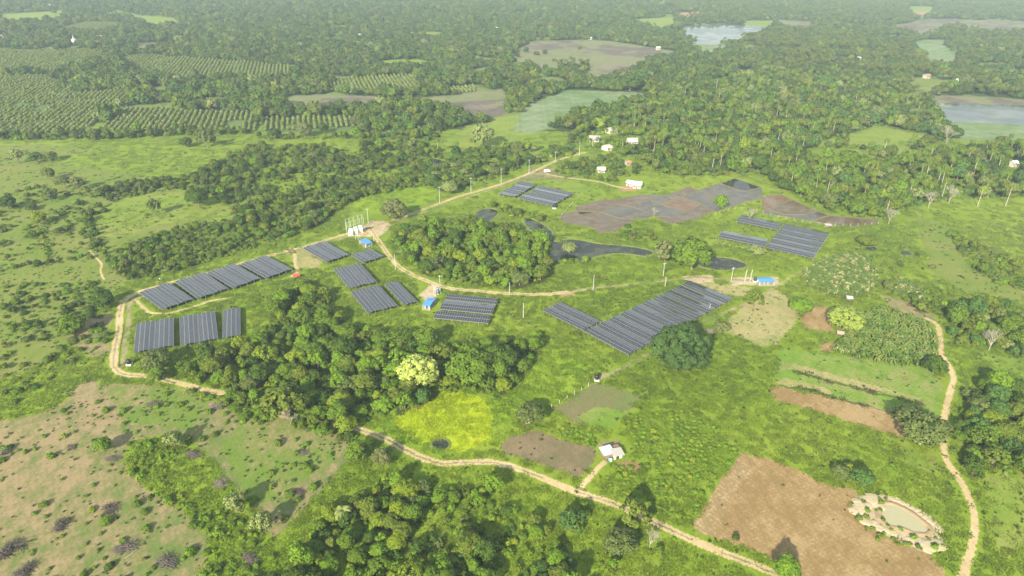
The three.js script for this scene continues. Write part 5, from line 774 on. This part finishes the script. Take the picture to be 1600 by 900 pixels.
transformer(at(548.5, 367.5), 1.75, 'left one of three white transformers under the gantry', whitePaint); transformer(at(556, 365), 1.75, 'middle one of three white transformers under the gantry', whitePaint); transformer(at(563.5, 362.5), 1.75, 'right one of three white transformers under the gantry', whitePaint);
transformer(at(682, 459.5), 1.1, 'grey transformer beside the blue-roofed shed on the pale yard', mat(.33, .35, .36, 0.6)); transformer(at(685.8, 457), 1.0, 'small blue-grey transformer at the right of the pale yard', mat(.26, .33, .40, 0.6));
function gantry(frontPx, backPx, topPx, label, long = true) {                // rows of posts carrying beams
  const h = span(0, topPx, frontPx[0][0], frontPx[0][1]).h, A = frontPx.map(([x, y]) => at(x, y)), B = backPx.map(([x, y]) => at(x, y)), o = A[0].clone();
  const g = thing('substation_gantry', o, 0, label, 'gantry'), loc = (p, y) => p.clone().sub(o).setY(y);
  for (const row of [A, B]) if (row.length) { row.forEach((p) => part('post', rod(loc(p, -0.1), loc(p, h), 0.12, 0.1, 6), concrete, g)); for (const y of [h - 0.1, h * 0.62]) if (long && row.length > 1) part('beam', rod(loc(row[0], y), loc(row[row.length - 1], y), 0.07, 0.07, 6), concrete, g); }
  for (let i = 0; i < Math.min(A.length, B.length); i++) part('cross_beam', rod(loc(A[i], h - 0.1), loc(B[i], h - 0.1), 0.06, 0.06, 6), concrete, g);
  A.forEach((p, i) => { if (long && i + 1 < A.length) { const q = p.clone().lerp(A[i + 1], 0.5); part('insulator', rod(loc(q, h), loc(q, h + 0.8), 0.12, 0.08, 7), steel, g); } });
}
gantry([[542.5, 365], [549, 362.6], [556, 360.3], [563, 358], [569, 356]], [[541, 359], [546.5, 357], [553, 355], [560, 352.7], [566, 350.8]], 350, 'white steel gantry with two rows of posts at the transformer yard');
gantry([[556, 374.5], [560, 376]], [[558, 370], [562.5, 372]], 364, 'small white post frame beside the blue shed of the transformer yard');
gantry([[677.5, 461], [680.5, 462]], [[679, 456], [683, 457]], 446, 'grey post frame behind the blue-roofed shed on the pale yard');
gantry([[1163, 441], [1171.5, 441]], [[1164.6, 438.5], [1173, 438.6]], 423, 'two pairs of tall posts left of the long blue shed', false);
for (const [px, py, label] of [[932, 594, 'black plastic water tank at the corner of the fenced garden'], [202.5, 570, 'black plastic water tank inside the road corner'], [866, 325.5, 'black plastic water tank on a white stand below the uppermost arrays'], [1179.5, 440, 'dark green tank at the left end of the long blue shed']]) {
  const g = thing('water_tank', at(px, py), 0, label, 'water tank'), s = py < 340 ? 1.1 : 1.0, black = py > 430 && py < 445 ? mat(.02, .05, .03, 0.5) : mat(.015, .016, .018, 0.4);
  part('stand', box(2.0 * s, 0.7, 2.0 * s, 0, 0.35, 0), whitePaint, g);
  part('tank_body', new THREE.LatheGeometry([[0, .7], [.95, .7], [1.0, .85], [1.0, 1.2], [.96, 1.25], [1, 1.3], [1, 1.75], [.96, 1.8], [1, 1.85], [1, 2.3], [.7, 2.6], [.35, 2.72], [.33, 2.85], [0, 2.88]].map(([x, y]) => new THREE.Vector2(x * s, y * s)), 18), black, g);
}
// huts and houses
const tin = mat(.50, .56, .64, 0.45, { metalness: 0.25 }), paleTin = mat(.40, .37, .33, 0.6), rust = mat(.24, .15, .11), clay = mat(.42, .20, .13), wallMat = mat(.60, .54, .45), whiteWall = mat(.42, .40, .36), darkGap = mat(.03, .03, .03);
function corrugated(w, d, m) { const n = Math.max(4, Math.round(w / 0.5)), list = []; for (let i = 0; i < n; i++) list.push(box(w / n - 0.015, 0.05 + (i % 2) * 0.03, d, -w / 2 + (i + 0.5) * w / n, 0, 0)); return merged(list); }
function slab(parent, name, w, d, x, y, z, rx, ry, rz, m) { const p = part(name, corrugated(w, d, m), m, parent); p.position.set(x, y, z); p.rotation.set(rx, ry, rz); return p; }
{
  const g = thing('hut', at(956, 712), 0.35, 'small hut with a bluish tin roof, a pale roof and a rusty lean-to', 'hut');
  part('wall', box(3.4, 2.1, 3, -1.6, 1.05, -0.6), rust, g); const w2 = part('wall', box(3, 1.8, 2.6, 1.4, 0.9, 0.9), wallMat, g); part('doorway', box(0.9, 1.5, 0.06, 1.2, 0.78, 2.22), darkGap, w2);
  slab(g, 'roof', 4.6, 4.2, -1.7, 2.35, -0.7, 0.14, 0.05, 0, tin).userData.label = 'bluish tin roof'; slab(g, 'roof', 4.2, 3.8, 1.5, 2.1, 1.0, 0.12, -0.05, -0.05, paleTin).userData.label = 'pale sheet roof'; slab(g, 'lean_to_roof', 3.4, 2.6, 2.1, 1.6, -2.1, -0.12, 0.1, 0.05, rust).userData.label = 'rusty lean-to roof';
  for (const [x, z] of [[-3.6, 1.2], [0.2, 2.7], [3.3, 2.7], [3.6, -3.1]]) part('post', rod(V(x, 0, z), V(x, 2.0, z), 0.07, 0.06, 5), barkMat, g);
  for (const [px, py, m, l] of [[952, 719.5, mat(.10, .33, .55, 0.4), 'blue plastic barrel in front of the tin-roofed hut'], [954.6, 720.5, whitePaint, 'white plastic barrel in front of the tin-roofed hut']]) { const b = thing('barrel', at(px, py), 0, l, 'barrel'); part('barrel_body', new THREE.LatheGeometry([[0, 0], [.36, 0], [.4, .15], [.42, .55], [.4, .95], [.36, 1.1], [0, 1.12]].map(([x, y]) => new THREE.Vector2(x, y)), 12), m, b); part('rim', new THREE.TorusGeometry(0.38, 0.03, 6, 12).rotateX(Math.PI / 2).translate(0, 1.08, 0), steel, b); }
}
function house(px, py, wPx, d, h, turn, roofM, wallM, label, hip) {
  const p = at(px, py), w = wPx * metresPerPx(px, py), g = thing('house', p, turn, label, 'house'), rh = w * 0.2;
  part('wall', box(w, h, d, 0, h / 2, 0), wallM, g);
  const roof = new THREE.Group(); roof.name = 'roof'; g.add(roof);
  const slope = Math.hypot(d / 2 + 0.6, rh), a = Math.atan2(rh, d / 2 + 0.6);
  for (const s of [-1, 1]) slab(roof, 'roof_slope', w + 1.2, slope, 0, h + rh / 2, s * (d / 4 + 0.3), s * a, 0, 0, roofM);
  const gab = new THREE.Shape([new THREE.Vector2(-d / 2, 0), new THREE.Vector2(d / 2, 0), new THREE.Vector2(0, rh * 0.95)]);
  for (const s of [-1, 1]) { const e = new THREE.ExtrudeGeometry(gab, { depth: 0.15, bevelEnabled: false }); e.rotateY(Math.PI / 2); e.translate(s * (w / 2 - 0.1) - 0.075, h, 0); part('gable', e, wallM, g); }
  part('ridge', box(w + 1.2, 0.12, 0.4, 0, h + rh + 0.04, 0), roofM, roof);
  part('door', box(1, 2, 0.08, -w * 0.1, 1, d / 2 + 0.03), rust, g);
  for (const x of [-w * 0.33, w * 0.25]) { const f = part('window', box(1.3, 1.1, 0.08, x, h * 0.55, d / 2 + 0.03), dusk, g); part('sill', box(1.5, 0.1, 0.2, x, h * 0.55 - 0.62, d / 2 + 0.06), wallM, f); }
  const v = part('veranda_roof', corrugated(w * 0.55, 2.2, roofM), roofM, g); v.position.set(w * 0.1, h - 0.35, d / 2 + 1.0); v.rotation.x = 0.2;
  for (const x of [-0.15, 0.35]) part('post', rod(V(w * x, 0, d / 2 + 1.9), V(w * x, h - 0.6, d / 2 + 1.9), 0.1, 0.1, 6), wallM, g);
}
house(954, 207, 15, 9, 3, 0.5, paleTin, whiteWall, 'largest pale-roofed house among the trees beyond the road');
house(929, 220, 15, 8, 3, -0.2, paleTin, whiteWall, 'pale-roofed house left of the largest one, with a white end');
house(988, 224, 16, 7, 3, 0.15, mat(.55, .54, .51, 0.5), whiteWall, 'bright white-roofed long house right of the other pale houses');
house(948, 234, 10, 7, 3, 0.7, mat(.62, .50, .44, 0.7), wallMat, 'pinkish-roofed small house at the end of the dirt road');
house(981, 257, 7, 5, 2.4, 0.2, clay, whiteWall, 'tiny red-roofed white house at the edge of the scrub');
house(939, 268, 11, 6, 2.6, 0.1, mat(.52, .50, .47, 0.5), whiteWall, 'white-roofed house half hidden by bushes near the fork');
house(995, 292, 13, 8, 3, -0.15, mat(.55, .54, .52, 0.5), whiteWall, 'white-roofed farmhouse beside the brown paddies');
house(985, 289, 10, 6, 2.6, -0.5, tin, wallMat, 'grey tin-roofed shed joined to the left of the farmhouse');
for (const [px, py, w, m, l] of [[1447, 122, 9, clay, 'red-roofed house in front of the far palms'], [1582, 119, 9, clay, 'red-roofed house at the far right edge'], [1385, 108, 9, clay, 'reddish-roofed house hidden in the far palms'], [1246, 115, 9, clay, 'dull red-roofed house left in the far palms'], [564, 58, 7, mat(.5, .49, .47), 'white-roofed building alone in the far forest'], [155, 61, 9, clay, 'orange-roofed building right of the white stupa'], [79, 11, 8, mat(.5, .49, .47), 'white-roofed building at the top left'], [1493, 130, 10, mat(.68, .62, .55), 'pale-roofed house beside the brown far field'], [1341, 94, 6, mat(.7, .7, .7), 'little white-roofed house in the middle of the right forest'], [922, 62, 5, mat(.7, .68, .64), 'pale house at the upper edge of the far paddies'], [1028, 78, 6, mat(.7, .66, .6), 'pale building right of the far paddies'], [1405, 8, 8, mat(.66, .62, .58), 'pale-roofed building at the top right'], [886, 20, 4, mat(.5, .49, .47), 'small white house at the top middle'], [777, 46, 4, mat(.75, .72, .7), 'small white house in the far forest above the paddies'], [1582, 260, 9, mat(.6, .62, .65), 'grey-roofed house under the far right trees'], [1538, 274, 9, clay, 'orange-roofed hut under the far right palms'], [445, 172, 6, mat(.5, .49, .47), 'small white roof left of the far teak rows']]) house(px, py, w, 0.7 * w * metresPerPx(px, py), 4, 0.3, m, whiteWall, l);
for (let i = 0; i < 8; i++) house(1 + i * 5, 60 - (i % 3) * 1.5, 4.5, 7, 4, 0.2 + i, mat(.72, .71, .68), whiteWall, `${['first', 'second', 'third', 'fourth', 'fifth', 'sixth', 'seventh', 'eighth'][i]} from the left in the row of white roofs at the far left`);
function fieldHut(px, py, w, d, h, turn, roofM, label) { const g = thing('field_hut', at(px, py), turn, label, 'hut'); slab(g, 'roof', w, d, 0, h, 0, 0.16, 0, 0, roofM); for (const x of [-w / 2 + 0.3, w / 2 - 0.3]) for (const z of [-d / 2 + 0.3, d / 2 - 0.3]) part('post', rod(V(x, 0, z), V(x, h + (z < 0 ? 0.15 : -0.15), z), 0.08, 0.07, 5), barkMat, g); part('wall', box(w - 0.6, h * 0.6, 0.08, 0, h * 0.3, -d / 2 + 0.35), rust, g); return g; }
fieldHut(1326.5, 470, 3.2, 2.6, 2.0, -0.2, mat(.50, .46, .44, 0.6), 'small grey-roofed hut between the maize and the yellow-green tree'); fieldHut(1312.5, 525, 3.4, 2.4, 1.8, -0.25, mat(.45, .35, .30, 0.8), 'low brownish-roofed hut below the yellow-green tree'); fieldHut(1293, 355.5, 4.2, 2.6, 2, -0.1, paleTin, 'small white-roofed shelter at the paddy fence');
fieldHut(463.5, 435, 3.4, 2.6, 1.9, 0.4, mat(.55, .075, .05, 0.6), 'small red-roofed shelter below the rightmost roadside array'); fieldHut(825, 664, 2.2, 1.8, 1.7, 0.3, paleTin, 'tiny pale shelter under the feathery tree at the garden corner');
// white van at the road fork, motorcycle on the road
{
  const g = thing('van', at(855, 269), 0.35, 'white van parked at the road fork', 'van'), tyre = mat(.02, .02, .02), glass = mat(.03, .04, .05, 0.15);
  const s = new THREE.Shape([[-2.3, .45], [2.3, .45], [2.35, 1.1], [1.75, 1.25], [1.2, 2.0], [-2.2, 2.05], [-2.35, 1.2]].map(([x, y]) => new THREE.Vector2(x, y))), b = new THREE.ExtrudeGeometry(s, { depth: 1.6, bevelEnabled: true, bevelSize: 0.08, bevelThickness: 0.08, bevelSegments: 2 }); b.translate(0, 0, -0.8);
  part('body', b, whitePaint, g); part('windscreen', box(0.06, 0.75, 1.35, 0, 0, 0).rotateZ(0.62).translate(1.56, 1.62, 0), glass, g);
  for (const z of [-0.9, 0.9]) part('side_window', box(2.6, 0.5, 0.04, -0.5, 1.62, z), glass, g);
  for (const x of [-1.5, 1.5]) for (const z of [-0.8, 0.8]) { const w = part('wheel', new THREE.CylinderGeometry(0.36, 0.36, 0.22, 14).rotateX(Math.PI / 2).translate(x, 0.36, z), tyre, g); part('rim', new THREE.CylinderGeometry(0.2, 0.2, 0.24, 10).rotateX(Math.PI / 2).translate(x, 0.36, z), steel, w); }
  for (const z of [-0.6, 0.6]) part('headlight', box(0.06, 0.2, 0.3, 2.42, 0.95, z), glass, g);
}
{
  const g = thing('motorcycle', at(252.5, 438), 0.3, 'small dark and white motorcycle at the roadside above the upper left arrays', 'motorcycle'), tyre = mat(.02, .02, .02), red = mat(.3, .05, .05, 0.4);
  for (const x of [-0.65, 0.65]) { const w = part('wheel', new THREE.TorusGeometry(0.29, 0.06, 8, 16).translate(x, 0.33, 0), tyre, g); part('hub', new THREE.CylinderGeometry(0.06, 0.06, 0.12, 8).rotateX(Math.PI / 2).translate(x, 0.33, 0), steel, w); }
  part('frame', merged([rod(V(-0.65, 0.33, 0), V(0.1, 0.45, 0), 0.05), rod(V(0.1, 0.45, 0), V(0.45, 0.95, 0), 0.05), rod(V(0.45, 1.0, 0), V(0.65, 0.33, 0), 0.04)]), steel, g); part('fuel_tank', new THREE.SphereGeometry(0.2, 10, 8).scale(1.4, 0.8, 0.8).translate(0.2, 0.82, 0), red, g); part('saddle', box(0.75, 0.12, 0.26, -0.35, 0.8, 0), tyre, g); part('handlebar', rod(V(0.45, 1.05, -0.35), V(0.45, 1.05, 0.35), 0.025), steel, g); part('luggage_box', box(0.4, 0.4, 0.4, -0.75, 1.05, 0), whitePaint, g);
}
// stupa on the far left
{
  const p = at(117, 69), k = 15 * metresPerPx(117, 69), g = thing('stupa', p, 0, 'white bell-shaped stupa with a spire far off on the left', 'stupa');
  part('base', new THREE.LatheGeometry([[0, 0], [.46, 0], [.46, .05], [.42, .05], [.42, .1], [.38, .1], [.38, .14], [0, .14]].map(([x, y]) => new THREE.Vector2(x * k, y * k)), 24), whiteWall, g);
  part('dome', new THREE.LatheGeometry([[.36, .14], [.35, .25], [.31, .38], [.23, .48], [.12, .54], [0, .55]].map(([x, y]) => new THREE.Vector2(x * k, y * k)), 24), whiteWall, g); part('square_box', box(.16 * k, .09 * k, .16 * k, 0, .58 * k, 0), whiteWall, g); part('spire', rod(V(0, .62 * k, 0), V(0, k, 0), .06 * k, .008 * k, 10), whiteWall, g);
}
// fences
function fence(flat, gap, h, m, label, rad) {
  const line = curve(pts(flat), gap), o = V(line[0][0], 0, line[0][1]), g = thing('fence', o, 0, label, 'fence'), pg = rod(V(0, -0.1, 0), V(0, h, 0), rad, rad * 0.9, 5);
  line.forEach(([x, z]) => { const q = part('post', pg, m, g); q.position.set(x - o.x, 0, z - o.z); q.rotation.set((rS() - 0.5) * 0.08, 0, (rS() - 0.5) * 0.08); q.scale.y = 0.9 + 0.2 * rS(); });
  for (const y of [0.4, 0.75]) { const w = []; for (let i = 0; i + 1 < line.length; i++) w.push(rod(V(line[i][0] - o.x, h * y, line[i][1] - o.z), V(line[i + 1][0] - o.x, h * y, line[i + 1][1] - o.z), 0.012, 0.012, 3)); part('wire', merged(w), steel, g); }
}
fence([1118, 336, 1140, 328, 1165, 327, 1200, 336, 1250, 347, 1290, 352, 1320, 353, 1350, 352, 1372, 350], 5, 1.7, concrete, 'row of white fence posts along the lower edge of the paddies', 0.11);
fence([862, 637, 885, 624, 905, 612, 930, 597], 4, 1.7, concrete, 'fence of pale posts on the upper left side of the garden', 0.1);
fence([1120, 381, 1145, 386, 1170, 391], 4, 1.4, concrete, 'short row of posts between the pond and the small lower array', 0.1); fence([940, 597, 1000, 566, 1060, 532], 5, 1.5, barkMat, 'thin fence along the worn track beside the round tree', 0.07);
fence([895, 318, 888, 326, 878, 336], 4, 1.6, concrete, 'few pale posts at the left corner of the paddies', 0.12);
// heaps of cut branches on the dry clearing
const brush = [1, 2, 3].map((s) => { const r = rngOf(40 + s), l = []; for (let i = 0; i < 130; i++) { const a = r() * 6.28, x = (r() - 0.5) * 1.6, z = (r() - 0.5) * 1.0, len = 0.35 + 0.6 * r(), d = V(Math.cos(a), (r() - 0.45) * 0.4, Math.sin(a)).normalize(); l.push(rod(V(x, 0.12 + 0.4 * r() * (1 - Math.hypot(x / 0.9, z / 0.6) * 0.6), z), V(x, 0.1 + 0.3 * r(), z).addScaledVector(d, len), 0.035, 0.015, 4)); } return merged(l); }), brushMat = [mat(.085, .068, .060), mat(.13, .105, .09), mat(.20, .17, .145)];
for (const [px, py, s, k, label] of [[172, 797, 3.4, 0, 'dark heap of cut branches right of the middle of the dry clearing'], [95, 822, 3.6, 0, 'long dark heap of cut branches on the dry clearing'], [196, 858, 3.8, 1, 'brown heap of dead branches with a pale log near the bottom'], [14, 862, 5, 0, 'large dark branch heap at the left edge of the clearing'], [40, 893, 3.6, 0, 'dark branch heap at the bottom left corner'], [262, 880, 4, 1, 'grey-brown branch heap at the bottom of the shrub belt'], [10, 706, 3, 0, 'dark branch heap at the left edge below the pasture'], [302, 712, 3.4, 1, 'grey heap of branches right of the shrub belt top'], [175, 718, 2.6, 1, 'grey branch heap left of the shrub belt'], [345, 757, 3, 2, 'pale brown dead brush right of the shrub belt'], [340, 635, 3.4, 2, 'pale dead brush near the road below the wood'], [472, 708, 2.4, 1, 'small dark branch heap in the right half of the clearing'], [468, 770, 2.2, 0, 'dark stump and branches right of the clearing middle'], [390, 875, 3.2, 1, 'dead branches at the bottom centre-left'], [472, 660, 3.2, 1, 'brown brush under the dead pale tree at the wood edge'], [240, 632, 3, 1, 'low dark brush at the top of the clearing'], [112, 700, 2, 1, 'small heap of twigs in the upper clearing'], [1110, 519, 2.8, 2, 'pale dead brush right of the big round tree']]) {
  const g = thing('brushwood_heap', at(px, py), rS() * 6, label, 'branch heap', 'heaps of cut branches'); g.scale.setScalar(s * 0.72); part('branches', brush[k % 3], brushMat[k], g); part('log', rod(V(-0.5, 0.1, 0.3), V(0.6, 0.16, 0.1), 0.05, 0.035, 6), brushMat[2], g);
}
// felled trunks and small loose things
for (const [px, py, len, label] of [[205, 866, 3.5, 'pale felled log beside the brown branch heap'], [455, 752, 3, 'pale fallen log on the right half of the clearing'], [142, 755, 2.4, 'short pale log left of the shrub belt']]) { const g = thing('log', at(px, py), rS() * 3, label, 'log'); part('trunk', rod(V(-len / 2, 0.14, 0), V(len / 2, 0.2, 0.1), 0.16, 0.1, 7), paleBark, g); part('branch_stub', rod(V(0.2, 0.2, 0), V(0.5, 0.6, 0.3), 0.06, 0.03, 5), paleBark, g); }
// long-horned trunk stump by the grey-green tree: pale trunk leaning out of the crown
{ const g = thing('stump', at(1437, 694), 0.4, 'pale broken trunk under the big grey-green tree', 'tree stump'); part('trunk', rod(V(0, -0.1, 0), V(0.6, 2.6, 0.2), 0.35, 0.25, 8), paleBark, g); part('branch', rod(V(0.35, 1.6, 0.1), V(1.1, 2.4, 0.5), 0.12, 0.06, 6), paleBark, g); }

renderer.render(scene, camera);
